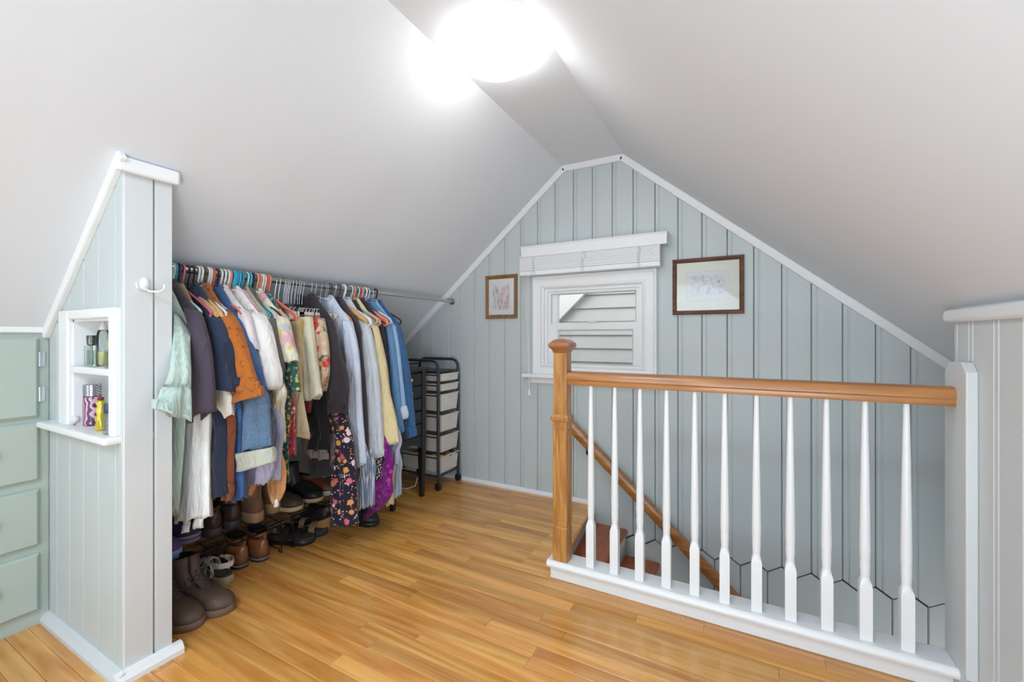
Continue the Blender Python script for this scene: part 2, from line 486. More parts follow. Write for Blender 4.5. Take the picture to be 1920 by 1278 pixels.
# back of the stairwell under the slope, behind the knee wall
slab('wall_stairwell', None, M['wall'], [(1.3, 1.75, -1.75, 1.38, GY + .1, .9), (-1.3, 1.70, -1.75, 1.38, 1.79, -.02), (XR + .09, 1.75, -.05, 1.38, 1.83, 1.2), (-1.3, 1.79, -1.75, -1.25, GY + .1, -.05)])
slab('floor_lower', None, M['tread'], [(-1.3, 1.7, -1.8, 1.38, GY + .1, -1.74)])

# rear gable and rear parts, behind the photographer
slab('wall_back', None, M['wall_light'], [(-3.3, -3.2, 0, 1.0, -3.12, 2.4)])
# left built-in drawer unit = knee wall of the left side
cab = empty('built_in_cabinet', (XL, .3, 0), 0, 'pale green built-in drawer cabinet under the left sloping ceiling', 'cabinet')
mb = MB().box(XL - .4, -3.1, .0, XL, .60, 1.082)
mb.build('face_frame', M['cab'], cab)
def panel_front(y0, y1, z0, z1, name, t=.019):
    m = MB(); e = .008
    r0 = [(XL, y0, z0), (XL, y1, z0), (XL, y1, z1), (XL, y0, z1)]
    r1 = [(XL + t * .55, *p[1:]) for p in r0]
    r2 = [(XL + t, y0 + e, z0 + e), (XL + t, y1 - e, z0 + e), (XL + t, y1 - e, z1 - e), (XL + t, y0 + e, z1 - e)]
    m.loft([r0, r1, r2])
    return m.build(name, M['cab'], cab)
def pull(parent, yc, zc_):
    m = MB().tube([(XL + .019, yc - .04, zc_), (XL + .034, yc - .036, zc_), (XL + .038, yc, zc_), (XL + .034, yc + .036, zc_), (XL + .019, yc + .04, zc_)], .006, 8)
    return m.build('handle', M['cab'], parent)
door = panel_front(.18, .570, .772, 1.064, 'door')
for z in (.985, .855):
    h = MB().box(XL, .572, z - .028, XL + .005, .590, z + .028)
    h.lathe([(.0045, -.028), (.0045, .028)], (XL + .008, .574, z), 8)
    h.build('hinge', M['chrome'], cab, bevel=.0015)
for z0, z1 in ((.538, .752), (.298, .505), (.058, .268)):
    dr = panel_front(.30, .572, z0, z1, 'drawer')
    pull(dr, .430, (z0 + z1) / 2 + .012)
for y1 in (.25, -.15):
    for z0, z1 in ((.538, .752), (.298, .505), (.058, .268)):
        dr = panel_front(y1 - .36, y1, z0, z1, 'drawer'); pull(dr, y1 - .18, (z0 + z1) / 2)
panel_front(-.51, .14, .772, 1.064, 'door')
MB().box(XL - .35, -3.1, 1.082, XL + .016, .585, 1.112).build('trim_5', M['white'], bevel=.006, kind='structure')
slab('wall_left', None, M['wall'], [(-2.83, .70, 0, -2.75, GY + .03, .85)])

# ------------------------------------------------------------------ left partition (end of the closet) with niche
PX1, PY0, PY1 = -1.69, .60, .735
NX0, NX1, NZ0, NZ1 = -2.075, -1.748, .757, 1.128
mb = MB()
def body(poly, y0, y1): mb.prism(poly, lambda u, v, t: (u, t, v), y0, y1)
zz = lambda x: zc(x, PY0) + .012
B = PY0 + .012
body([(-2.72, 0), (NX0, 0), (NX0, zz(NX0)), (-2.72, zz(-2.72))], B, PY1 - .001)
body([(NX1, 0), (PX1 - .012, 0), (PX1 - .012, zz(PX1 - .012)), (NX1, zz(NX1))], B, PY1 - .001)
body([(NX0, 0), (NX1, 0), (NX1, NZ0 - .004), (NX0, NZ0 - .004)], B, PY1 - .001)
body([(NX0, NZ1), (NX1, NZ1), (NX1, zz(NX1)), (NX0, zz(NX0))], B, PY1 - .001)
body([(NX0, NZ0 - .004), (NX1, NZ0 - .004), (NX1, NZ1), (NX0, NZ1)], PY1 - .02, PY1 - .001)
part = mb.build('wall_partition', M['wall'], kind='structure')
jx = [-2.305, -2.222, -2.104, -1.983, -1.863, -1.739, -1.6915]
for i in range(6):
    a, b_ = jx[i], jx[i + 1]
    zt = lambda u: zc(u, PY0) - .002
    if b_ <= NX0 - .01 or a >= NX1 - .0:
        board(Pxz(PY0), a, b_, 0, zt, th=.0119, bead=False).build('wall_board', M['wall'], part)
    elif i in (2, 3, 4):
        if i == 2:
            a2 = a
        board(Pxz(PY0), a, b_, 0, NZ0, th=.0119, bead=False).build('wall_board', M['wall'], part)
        board(Pxz(PY0), a, b_, NZ1, zt, th=.0119, bead=False).build('wall_board', M['wall'], part)
MB().box(NX1, PY0, NZ0, -1.742, B, NZ1).build('wall_board', M['wall'], part)
MB().box(-2.104, PY0, NZ0, NX0, B, NZ1).build('wall_board', M['wall'], part)
board(Pyz(PX1, 1), PY0 + .001, .682, 0, 1.60, th=.0119, bead=False).build('wall_board', M['wall_light'], part)
board(Pyz(PX1, 1), .683, PY1, 0, 1.60, th=.0119, bead=False).build('wall_board', M['wall_light'], part)
slope_trim('trim_6', [(XL - .01, zc(XL - .01, PY0) + .002), (PX1 + .012, zc(PX1 + .012, PY0) + .002)], PY0 - .02, PY0 + .003, .034)
MB().box(PX1, PY0 - .019, 1.578, PX1 + .022, PY1 + .012, 1.624).build('trim_7', M['white'], bevel=.008, kind='structure')
# base mouldings of the partition
MB().prism([(0, 0), (-.024, 0), (-.024, .014), (-.014, .030), (0, .036)], lambda u, v, w: (w, PY0 + u, v), XL, PX1 + .02).build('baseboard_partition', M['wall_light'], kind='structure')
MB().prism([(0, 0), (.028, 0), (.028, .016), (.016, .034), (0, .036)], lambda u, v, w: (PX1 + u, w, v), PY0 - .024, PY1 + .02).build('baseboard_end', M['white'], kind='structure')
# niche lining: frame, shelf, back, sill
ni = empty('wall_niche', (-1.91, PY0, .757), 0, kind='structure')
m = MB()
for b in ((-2.157, PY0 - .016, .757, NX0, PY0 + .012, 1.160), (NX1, PY0 - .016, .757, -1.705, PY0 + .012, 1.160), (NX0, PY0 - .016, NZ1, NX1, PY0 + .012, 1.160)):
    m.box(*b)
m.build('niche_frame', M['white'], ni, bevel=.006)
MB().box(NX0, PY0, NZ0, NX0 + .008, PY1 - .02, NZ1).box(NX1 - .008, PY0, NZ0, NX1, PY1 - .02, NZ1).box(NX0, PY0, NZ1 - .008, NX1, PY1 - .02, NZ1).box(NX0, PY1 - .028, NZ0, NX1, PY1 - .02, NZ1).build('niche_lining', M['white'], ni)
MB().box(NX0 + .008, PY0 - .012, .943, NX1 - .008, PY1 - .028, .966).build('shelf', M['white'], ni, bevel=.005)
MB().box(-2.275, PY0 - .042, .735, -1.700, PY1 - .028, .758).build('sill', M['white'], ni, bevel=.008, bseg=3)

# ------------------------------------------------------------------ floor
random.seed(11)
floor = slab('floor', None, M['gap'], [(-2.8, -3.2, -.09, .62, 1.80, -.019), (-2.8, 1.80, -.09, -.86, GY + .03, -.019)])
SW = .0571
y = GY - SW + .01
rowi = 0; npl = 0
rear = MB()
while y > -3.15:
    xend = -.912 if y > 1.80 else XR
    if 1.80 - SW < y <= 1.80: xend = XR
    x = -2.78 - random.random() * .5
    while x < xend - .02:
        L = random.choice((.35, .5, .62, .75, .9, 1.05, 1.2)) * random.uniform(.85, 1.15)
        x1 = min(x + L, xend)
        if xend - x1 < .15: x1 = xend
        xa = max(x, -2.78)
        if x1 > xa + .02:
            g, c_ = .0004, .0012
            r = [[(g, -.019), (g, -c_), (g + c_, 0), (SW - g - c_, 0), (SW - g, -c_), (SW - g, -.019)]]
            hid = y < .12 or (x1 < -2.33 )
            m = rear if hid else MB()
            dz = random.uniform(-.0003, .0003)
            ring = lambda X, ins: [(X, y + u, v + dz) for u, v in r[0]]
            m.loft([ring(xa + .0004, 0), ring(x1 - .0004, 0)])
            if not hid:
                m.build('floor_plank', M['oak_floor'], floor, fix=False); npl += 1
        x = x1
    y -= SW; rowi += 1
rear.build('floor_plank', M['oak_floor'], floor, kind='stuff')
print('planks', npl)
# nosing board along the stair opening
edge_x = lambda y: -.742 - .106 * (y - 1.80)
MB().loft([[(-.912, y_, -.018), (-.912, y_, 0), (edge_x(y_) - .008, y_, 0), (edge_x(y_), y_, -.006), (edge_x(y_), y_, -.022), (edge_x(y_) - .008, y_, -.028), (edge_x(y_) - .03, y_, -.028)] for y_ in (1.80, GY - .001)]).build('floor_nosing', M['oak_floor'], floor)
# stairs going down to the right: treads and painted risers
st = empty('stairs', (-.84, 2.2, -.11), 0, kind='structure')
SX = [-.845, -.645, -.455, -.26, -.065, .13, .325, .52]
SZ = [0, -.115, -.275, -.44, -.605, -.77, -.935, -1.10]
for i in range(1, len(SX)):
    if i == 1:
        MB().loft([[(edge_x(y_) - .036, y_, SZ[1]), (edge_x(y_) - .020, y_, SZ[1]), (edge_x(y_) - .020, y_, -.028), (edge_x(y_) - .036, y_, -.028)] for y_ in (1.80, GY + .004)]).build('riser', M['wall'], st)
    else: MB().box(SX[i - 1] - .0, 1.80, SZ[i] - .0, SX[i - 1] + .016, GY + .004, SZ[i - 1] - .028).build('riser', M['wall'], st)
    x0, x1, z = SX[i - 1], SX[i] + .03, SZ[i]
    MB().prism([(x0, z - .028), (x0, z), (x1 - .008, z), (x1, z - .008), (x1, z - .02), (x1 - .008, z - .028)], lambda u, v, w: (u, w, v), 1.80, GY + .003).build('tread', M['tread'], st)

# ------------------------------------------------------------------ window in the gable
win = empty('window_1', (-.85, GY, .82), 0, kind='structure')
cx0, cx1, cz1 = -1.254, -.440, 1.474
def ring_frame(x0, z0, x1, z1, w, ya, yb, bev=.004, wb=None, name='frame', mat=None, parent=None, steps=None):
    """rectangular frame with mitred corners; steps = list of (inset, y) for the moulding"""
    m = MB()
    st_ = steps or [(0, yb), (0, ya), (w, ya), (w, yb)]
    rings = []
    for ins, yy in st_:
        rings.append([(x0 + ins, yy, z0 + ins), (x1 - ins, yy, z0 + ins), (x1 - ins, yy, z1 - ins), (x0 + ins, yy, z1 - ins)])
    n = len(rings)
    vs = [p for r_ in rings for p in r_]; fs = []
    for j in range(n):
        k2 = (j + 1) % n
        for i in range(4):
            a = j * 4 + i; b2 = j * 4 + (i + 1) % 4; c2 = k2 * 4 + (i + 1) % 4; d2 = k2 * 4 + i
            fs.append((a, b2, c2, d2))
    m.add(vs, fs)
    return m.build(name, mat or M['white'], parent, bevel=bev)
ring_frame(cx0, .80, cx1, cz1, .09, GY - .022, GY, .002, name='casing', parent=win,
           steps=[(0, GY), (0, GY - .020), (.012, GY - .026), (.022, GY - .018), (.062, GY - .016), (.075, GY - .024), (.086, GY - .016), (.088, GY)])
ring_frame(cx0 + .085, .80, cx1 - .085, cz1 - .085, .02, GY - .002, GY + .12, .001, name='jamb', parent=win)
ring_frame(-1.150, .812, -.545, 1.372, .02, GY + .012, GY + .1, .002, name='stop', parent=win)
ring_frame(-1.132, 1.118, -.538, 1.392, .04, GY + .040, GY + .065, .004, name='upper_sash', parent=win, steps=[(0, GY + .065), (0, GY + .042), (.034, GY + .042), (.044, GY + .054), (.044, GY + .065)])
ls = ring_frame(-1.132, .826, -.540, 1.158, .05, GY + .014, GY + .038, .004, name='lower_sash', parent=win, steps=[(0, GY + .038), (0, GY + .014), (.044, GY + .014), (.054, GY + .028), (.054, GY + .038)])
MB().box(-1.09, GY + .053, 1.15, -.58, GY + .056, 1.36).build('glass_pane', M['glass'], win)
MB().box(-1.085, GY + .027, .875, -.59, GY + .030, 1.11).build('glass_pane', M['glass'], win)
MB().box(-.86, GY + .004, 1.158, -.81, GY + .022, 1.168).tube([(-.835, GY + .012, 1.166), (-.82, GY + .002, 1.172), (-.805, GY + .0, 1.172)], .004, 6).build('sash_lock', M['white'], ls, bevel=.002)
MB().box(-1.315, GY - .062, .792, -.396, GY + .02, .818).build('stool', M['white'], win, bevel=.008, bseg=3)
MB().box(-1.27, GY - .016, .752, -.43, GY, .792).build('apron', M['white'], win, bevel=.004)

# neighbouring house outside: lap siding and a raked gable board
nb = empty('neighbour_house', (-1.3, 4.25, -2), 0, 'grey lap-sided house wall seen through the window', 'house')
z = -1.5; H = .136
while z < 2.6:
    MB().prism([(4.25, z), (4.25, z + H + .02), (4.243, z + H + .02), (4.222, z)], lambda u, v, w: (w, u, v), -4.5, 2.0).build('siding_board', M['siding'], nb)
    z += H
MB().box(-4.5, 4.252, -2, 2.0, 4.40, 2.7).build('sheathing', M['siding'], nb)
def outp(px, py): p = on_y(px, py, 4.2); return (p.x, p.z)
a_ = outp(1040, 610); b_ = outp(1100, 548)
dx, dz = b_[0] - a_[0], b_[1] - a_[1]; L = math.hypot(dx, dz); ux, uz = dx / L, dz / L
A = (a_[0] - ux * 2.2, a_[1] - uz * 2.2); Bq = (b_[0] + ux * 1.6, b_[1] + uz * 1.6)
MB().prism([A, Bq, (Bq[0] - uz * .19, Bq[1] + ux * .19), (A[0] - uz * .19, A[1] + ux * .19)], lambda u, v, w: (u, w, v), 4.17, 4.235).build('rake_board', M['siding_trim'], nb)

# ------------------------------------------------------------------ balustrade
ped = MB()
ped.box(-.745, 1.758, -.06, XR, 1.80, .062)
balu_base = MB().prism([(1.757, 0), (1.757, .060), (1.728, .062), (1.712, .070), (1.708, .082), (1.714, .094), (1.722, .098), (1.812, .098), (1.818, .09), (1.818, .07), (1.80, .064), (1.80, -.10), (1.786, -.10), (1.786, 0)],
                       lambda u, v, w: (w, u, v), -.748, XR)
ral = empty('stair_balustrade', (-.08, 1.76, 0), 0, 'oak and white balustrade guarding the stair opening', 'railing')
balu_base.build('base_rail', M['white'], ral, bevel=.003)
# newel
NXc, NYc = -.6905, 1.757
def sq(h, z, c=(NXc, NYc)): return [(c[0] - h, c[1] - h, z), (c[0] + h, c[1] - h, z), (c[0] + h, c[1] + h, z), (c[0] - h, c[1] + h, z)]
nw = MB()
nw.loft([sq(.0325, .098), sq(.0325, .243), sq(.0305, .246), sq(.0305, .252), sq(.0325, .255), sq(.0325, .706), sq(.031, .709), sq(.031, .735), sq(.030, .985), sq(.0305, .990), sq(.0295, 1.004), sq(.034, 1.010)])
newel = nw.build('newel_post', M['oak_post'], ral, bevel=.0015)
MB().loft([sq(.0325, .700), sq(.038, .704), sq(.040, .712), sq(.040, .722), sq(.034, .728), sq(.031, .732)]).build('band', M['oak_post'], newel, bevel=.0015)
for s, P in (('f', lambda u, v, w: (NXc + u, NYc - .0325 - w, v)), ('s', lambda u, v, w: (NXc + .0325 + w, NYc + u, v))):
    m = MB(); W2 = .0185
    # raised fillets outlining the recessed panel
    for (u0, v0, u1, v1) in ((-W2, .275, -W2 + .003, .668), (W2 - .003, .275, W2, .668), (-W2, .665, W2, .668), (-W2, .275, W2, .278)):
        m.prism([(u0, v0), (u1, v0), (u1, v1), (u0, v1)], P, -.001, .0014)
    m.build('panel_moulding', M['oak_post'], newel)
MB().loft([sq(.030, .996), sq(.033, 1.004), sq(.036, 1.012), sq(.046, 1.022), sq(.048, 1.030), sq(.046, 1.040), sq(.028, 1.054), sq(.010, 1.060)]).build('cap', M['oak_cap'], newel, bevel=.002)
# handrail profile
pr = [(-.024, .862), (.024, .862), (.026, .868), (.026, .880), (.031, .886), (.031, .902), (.026, .913), (.014, .919), (-.014, .919), (-.026, .913), (-.031, .902), (-.031, .886), (-.026, .880), (-.026, .868)]
ro = MB().prism(pr, lambda u, v, w: (w, NYc + u, v), -.659, .5585)
ro.build('handrail', M['oak_rail'], ral, smooth=True)
sp_x = [-.5615 + .1015 * i for i in range(11)]
def spindle(x):
    c = (x, 1.757); m = MB(); h = .0168
    def sqc(hh, z, k):  # rounded square / circle, 12 pts
        pts = []
        for i in range(12):
            a = 2 * math.pi * (i + .5) / 12
            cx_, cy_ = math.cos(a), math.sin(a)
            mx = max(abs(cx_), abs(cy_))
            rr = hh * ((1 - k) / mx * .985 + k)
            pts.append((c[0] + cx_ * rr, c[1] + cy_ * rr, z))
        return pts
    prof = [(h, .098, 0), (h, .268, 0), (h * .97, .278, .35), (h * .80, .292, .9), (h * .74, .297, 1), (h * .76, .302, 1), (h * .80, .304, 1), (h * .76, .308, 1), (h * .82, .318, 1), (h * .86, .330, 1), (h * .84, .345, 1), (h * .80, .352, 1), (h * .86, .356, 1), (h * .90, .38, 1),
            (h * .80, .52, 1), (h * .68, .66, 1), (h * .56, .78, 1), (h * .50, .862, 1)]
    m.loft([sqc(*p) for p in prof])
    return m
for x in sp_x:
    spindle(x).build('baluster', M['white'], ral, smooth=True)
# shaped board that ends the rail on the knee wall
pb = MB().prism([(1.669, .098), (1.815, .098), (1.815, .965), (1.785, .992), (1.70, .996), (1.669, .968)], lambda u, v, w: (w, u, v), .5585, XR)
pb.build('end_board', M['wall_light'], ral, bevel=.004)
MB().prism([(1.669, 0), (1.79, 0), (1.79, .098), (1.669, .098)], lambda u, v, w: (w, u, v), .56, XR).build('end_board', M['wall_light'], ral)

# descending handrail on the gable wall
sh = empty('stair_handrail', (-.5, 2.58, 0), 0, 'brown oak handrail sloping down the stair wall', 'handrail')
a_ = Vector((-1.0, 2.575, .545)); b_ = Vector((.42, 2.575, -.735))
dv = (b_ - a_).normalized(); nv = Vector((-dv.z, 0, dv.x)); nv = nv if nv.z > 0 else -nv
prr = [(-.019, -.03), (.019, -.03), (.026, -.012), (.026, .012), (.018, .028), (-.018, .028), (-.026, .012), (-.026, -.012)]
m = MB(); m.loft([[tuple(p + Vector((0, u, 0)) + nv * v) for u, v in prr] for p in (a_, b_)])
m.build('rail', M['oak_rail'], sh, smooth=True, bevel=.002)
for t in (.12, .655, .93):
    p = a_.lerp(b_, t) - nv * .03
    MB().tube([p, p + Vector((0, .0, -.03)), p + Vector((0, .03, -.05)), p + Vector((0, .074, -.05))], .006, 8).lathe([(.02, -.004), (.02, .0)], (p.x, 2.648, p.z - .05), 12, 'y').build('bracket', M['black_wire'], sh, smooth=True)

# ------------------------------------------------------------------ ceiling lamp
lm = empty('ceiling_lamp', (LAMP[0], LAMP[1], 2.19), 0, 'round white dome ceiling lamp, switched on', 'lamp')
R = .158
MB().lathe([(R - .012, 0), (R - .010, -.022), (R - .012, -.027), (R - .03, -.027)], (LAMP[0], LAMP[1], 2.19), 48).build('base_ring', M['white'], lm, smooth=True)
em = bpy.data.materials.new('lamp_glass'); em.use_nodes = True
em.node_tree.nodes['Principled BSDF'].inputs['Emission Color'].default_value = (1, .985, .95, 1)
em.node_tree.nodes['Principled BSDF'].inputs['Emission Strength'].default_value = LAMP_EMIT
dome = [(R * math.cos(t), -.026 - .062 * math.sin(t)) for t in [i * math.pi / 2 / 12 for i in range(13)]]
dome[-1] = (.003, dome[-1][1])
MB().lathe(dome, (LAMP[0], LAMP[1], 2.19), 48).build('lamp_shade', em, lm, smooth='all')

# ------------------------------------------------------------------ blind
bl = empty('window_blind', (-.87, GY - .05, 1.62), 0, 'raised white slatted blind above the window', 'blind')
def pl(px, py, Y): q = on_y(px, py, Y); return q.x, q.z
vx0, vzt = pl(976, 463, GY - .085); vx1, vzb = pl(1252, 456, GY - .085)
MB().prism([(GY - .088, vzb), (GY - .088, vzt - .012), (GY - .095, vzt), (GY, vzt), (GY, vzt - .008), (GY - .08, vzt - .008), (GY - .08, vzb)], lambda u, v, w: (w, u, v), vx0, vx1).box(vx0, GY - .088, vzb, vx0 + .006, GY, vzt).box(vx1 - .006, GY - .088, vzb, vx1, GY, vzt).build('valance', M['white'], bl, bevel=.002)
bx0, bx1 = -1.318, -.412
MB().box(bx0 + .01, GY - .07, vzt - .05, bx1 - .01, GY - .02, vzt - .012).build('headrail', M['white'], bl)
sz = 1.475
random.seed(3)
MB().box(bx0, GY - .082, sz - .0, bx1, GY - .020, sz + .030).build('bottom_rail', M['white'], bl, bevel=.004)
nsl = 15
for i in range(nsl):
    z = sz + .0330 + i * .0068
    j = random.uniform(-.0015, .0015)
    MB().prism([(-.082 + j, z - .0022), (-.047 + j, z - .0008), (-.018 + j, z - .0022), (-.018 + j, z + .0036), (-.047 + j, z + .0046), (-.082 + j, z + .0036)], lambda u, v, w: (w, GY + u, v), bx0 + random.uniform(0, .002), bx1 - random.uniform(0, .002)).build('slat', M['white'], bl)
grey = plain('ladder_cord', (196, 196, 196), .8)
for X in (-1.215, -.87, -.53):
    m = MB()
    for ddx in (-.006, .006):
        pts = [(X + ddx, GY - .080, vzt - .04)] + [(X + ddx + random.uniform(-.008, .008), GY - .086 - random.uniform(0, .005), vzb - .01 - q * .02) for q in range(6)] + [(X + ddx, GY - .085, sz)]
        m.tube(pts, .0013, 5)
    m.build('ladder_cord', grey, bl)
m = MB()
m.tube([(-1.25, GY - .08, vzb + .02), (-1.25, GY - .083, 1.2), (-1.243, GY - .084, .72)], .0014, 5)
m.tube([(-1.262, GY - .08, vzb + .02), (-1.262, GY - .083, 1.2), (-1.243, GY - .084, .72)], .0014, 5)
m.lathe([(.002, .0), (.007, -.012), (.009, -.04), (.003, -.045)], (-1.243, GY - .084, .72), 8)
m.build('pull_cord', M['white'], bl)
m = MB().tube([(-1.315, GY - .07, vzb + .01), (-1.318, GY - .07, 1.4), (-1.318, GY - .07, 1.33)], .0012, 5).lathe([(.002, 0), (.005, -.01), (.006, -.03), (.002, -.034)], (-1.318, GY - .07, 1.33), 8)
m.build('tilt_cord', grey, bl)
m = MB().tube([(-.45, GY - .078, vzb + .01), (-.47, GY - .082, 1.56), (-.455, GY - .082, 1.545), (-.43, GY - .08, 1.55)], .0013, 5); m.build('loose_cord', grey, bl)

# ------------------------------------------------------------------ pictures
def sketch_mat(name, paper, cols, x0, x1, z0, z1, sx, szz, vtop=0.0, dens=.5, line=(60, 50, 60)):
    """watercolour sketch: vertical strokes inside a soft patch of the sheet"""
    m, n, l, b = base_mat(name, paper, .75)
    g = n.new('ShaderNodeNewGeometry'); sep = n.new('ShaderNodeSeparateXYZ'); l.new(g.outputs['Position'], sep.inputs[0])
    def mr(src, a, bb, c=0., dd=1.):
        r = n.new('ShaderNodeMapRange'); r.inputs[1].default_value = a; r.inputs[2].default_value = bb; r.inputs[3].default_value = c; r.inputs[4].default_value = dd
        l.new(src, r.inputs[0]); return r.outputs[0]
    def mul(a, bb):
        q = n.new('ShaderNodeMath'); q.operation = 'MULTIPLY'; l.new(a, q.inputs[0]); l.new(bb, q.inputs[1]); return q.outputs[0]
    e = (x1 - x0) * .1; ez = (z1 - z0) * .12
    xm = (x0 + x1) / 2
    # top edge dips in the middle: z < z1 - vtop*(1-|x-xm|/half)
    ab = n.new('ShaderNodeMath'); ab.operation = 'SUBTRACT'; l.new(sep.outputs[0], ab.inputs[0]); ab.inputs[1].default_value = xm
    ab2 = n.new('ShaderNodeMath'); ab2.operation = 'ABSOLUTE'; l.new(ab.outputs[0], ab2.inputs[0])
    zt = mr(ab2.outputs[0], 0, (x1 - x0) / 2, vtop, 0)
    zs = n.new('ShaderNodeMath'); zs.operation = 'ADD'; l.new(sep.outputs[2], zs.inputs[0]); l.new(zt, zs.inputs[1])
    mask = mul(mul(mr(sep.outputs[0], x0, x0 + e), mr(sep.outputs[0], x1, x1 - e)), mul(mr(sep.outputs[2], z0, z0 + ez), mr(zs.outputs[0], z1, z1 - ez)))
    def noise(off, a, bb):
        mp = n.new('ShaderNodeMapping'); mp.inputs['Scale'].default_value = (sx, 1, szz); mp.inputs['Location'].default_value = (off, off, off)
        l.new(g.outputs['Position'], mp.inputs[0]); t = n.new('ShaderNodeTexNoise'); t.inputs['Scale'].default_value = 1; t.inputs['Detail'].default_value = 6; t.inputs['Roughness'].default_value = .7
        l.new(mp.outputs[0], t.inputs[0]); return mr(t.outputs[0], a, bb)
    out = srgb(paper)
    for i, (c, op) in enumerate(cols + [(line, .75)]):
        last = i == len(cols)
        f = mul(noise(3.3 * i + 1, .5 if not last else .57, .62 if not last else .66), mask)
        q = n.new('ShaderNodeMath'); q.operation = 'MULTIPLY'; q.inputs[1].default_value = op; l.new(f, q.inputs[0])
        x = n.new('ShaderNodeMix'); x.data_type = 'RGBA'; l.new(q.outputs[0], x.inputs[0])
        if isinstance(out, tuple): x.inputs[6].default_value = out
        else: l.new(out, x.inputs[6])
        x.inputs[7].default_value = srgb(c); out = x.outputs[2]
    l.new(out, b.inputs['Base Color'])
    return m
def picture(name, label, x0, z0, x1, z1, fw, fm, art, matm=None, mw=(0, 0)):
    t = empty(name, ((x0 + x1) / 2, GY, z0), 0, label, 'picture')
    ring_frame(x0, z0, x1, z1, fw, GY - .022, GY, .001, name='frame', mat=fm, parent=t,
               steps=[(0, GY - .001), (0, GY - .016), (.004, GY - .022), (fw * .4, GY - .018), (fw * .55, GY - .020), (fw * .85, GY - .012), (fw, GY - .010), (fw, GY - .001)])
    a, b2, c, d2 = x0 + fw, z0 + fw, x1 - fw, z1 - fw
    if matm:
        ix, iz = mw
        ring_frame(a - .002, b2 - .002, c + .002, d2 + .002, ix, 0, 0, 0, name='mat_board', mat=matm, parent=t,
                   steps=[(0, GY - .002), (0, GY - .0085), (ix, GY - .0085), (ix + .002, GY - .006), (ix + .002, GY - .002)])
        MB().box(a + ix, GY - .006, b2 + ix, c - ix, GY - .003, d2 - ix).build('artwork', art, t)
    else:
        MB().box(a - .001, GY - .007, b2 - .001, c + .001, GY - .003, d2 + .001).build('artwork', art, t)
    MB().box(a - .002, GY - .0115, b2 - .002, c + .002, GY - .010, d2 + .002).build('glazing', M['glass'], t)
art1 = sketch_mat('landscape_sketch', (222, 222, 224), [((190, 192, 204), .4), ((204, 200, 190), .4), ((150, 152, 180), .4)], -.265, -.075, 1.30, 1.42, 42, 30, 0, line=(70, 72, 88))
picture('picture_frame', 'brown framed pale landscape sketch in a wide cream mat right of the window', -.353, 1.193, .014, 1.513, .024, M['walnut'], art1, plain('cream_mat', (226, 226, 214), .8), (.055, .05))
art2 = sketch_mat('figure_sketch', (232, 232, 232), [((226, 170, 140), .85), ((214, 150, 140), .7), ((150, 140, 160), .6)], -1.585, -1.43, 1.25, 1.465, 95, 16, .05, line=(70, 50, 66))
picture('picture_frame.001', 'small golden oak framed pink and brown sketch left of the window', -1.630, 1.196, -1.373, 1.503, .026, M['goldoak'], art2)

# coat hook on the partition end
hk = empty('coat_hook', (PX1, .655, 1.235), 0, 'white double coat hook on the end of the partition', 'hook')
hw = plain('white_enamel', (235, 235, 232), .2, coat=.4)
MB().loft([[(PX1 + d_, .655 + r_ * .8 * math.cos(a), 1.238 + r_ * 1.25 * math.sin(a)) for a in [i * math.pi / 8 for i in range(16)]] for d_, r_ in ((0, .016), (.004, .017), (.010, .013), (.014, .005))]).build('plate', hw, hk, smooth=True)
for s in (-1, 1):
    MB().tube([(PX1 + .004, .655, 1.222), (PX1 + .018, .655 + s * .006, 1.214), (PX1 + .036, .655 + s * .022, 1.212), (PX1 + .044, .655 + s * .034, 1.220), (PX1 + .045, .655 + s * .037, 1.236)], .003, 8, rr=[.004, .0035, .003, .003, .0042]).build('prong', hw, hk, smooth=True)

# ------------------------------------------------------------------ clothes rod
RX, RZ = -1.93, 1.332
rod = empty('clothes_rod', (RX, 1.7, RZ), 0, 'grey metal clothes rod under the left slope', 'rod')
MB().tube([(RX, PY1, RZ), (RX, 1.86, RZ)], .0135, 14).build('tube', M['metal'], rod, smooth=True)
MB().tube([(RX, 1.84, RZ), (RX, GY - .003, RZ)], .0105, 14).build('inner_tube', plain('pale_steel', (190, 190, 190), .4, .6), rod, smooth=True)
for yy in (PY1 + .002, GY - .010):
    MB().lathe([(.024, 0), (.024, .005), (.015, .008)] if yy < 1 else [(.015, 0), (.024, .003), (.024, .008)], (RX, yy, RZ), 18, 'y').build('flange', M['metal'], rod, smooth=True)

# ------------------------------------------------------------------ hangers
PCOL = {}
def pcol(name, c, **k):
    if name not in PCOL: PCOL[name] = plain('plastic_' + name, c, .35, **k)
    return PCOL[name]
HC = dict(white=(232, 233, 234), ivory=(226, 220, 205), mint=(176, 214, 214), cyan=(60, 178, 214), teal=(40, 150, 178), coral=(214, 96, 84), salmon=(236, 140, 112), pink=(206, 104, 146), black=(34, 34, 38), peach=(226, 168, 146), brown=(96, 58, 46))
wood_h = wood('beech_hanger', (222, 178, 118), (196, 146, 84), .35, .3, 0, 30)
def hook_pts(y, drop, r=.0185, tilt=0):
    pts = []
    for a in range(-20, 181, 20):
        t = math.radians(a)
        pts.append((RX - r * math.cos(t), y + tilt * math.sin(t) * .3, RZ + .0 + r * math.sin(t) ))
    pts = pts[::-1][:]        # from +x side over the top to -x side
    pts = pts[::-1]
    right = (RX + r, y, RZ)
    tail = [(RX + r, y, RZ), (RX + r * .8, y, RZ - .018), (RX + .004, y, RZ - drop * .55), (RX, y, RZ - drop)]
    return [p for p in pts] + tail[1:]
H_N = [0]
BARE = {323.5, 342, 352, 361, 370, 398.5, 452.5, 462, 472.5, 480.5, 499, 503, 635, 644, 657.5, 662, 676.5, 684, 703.5}
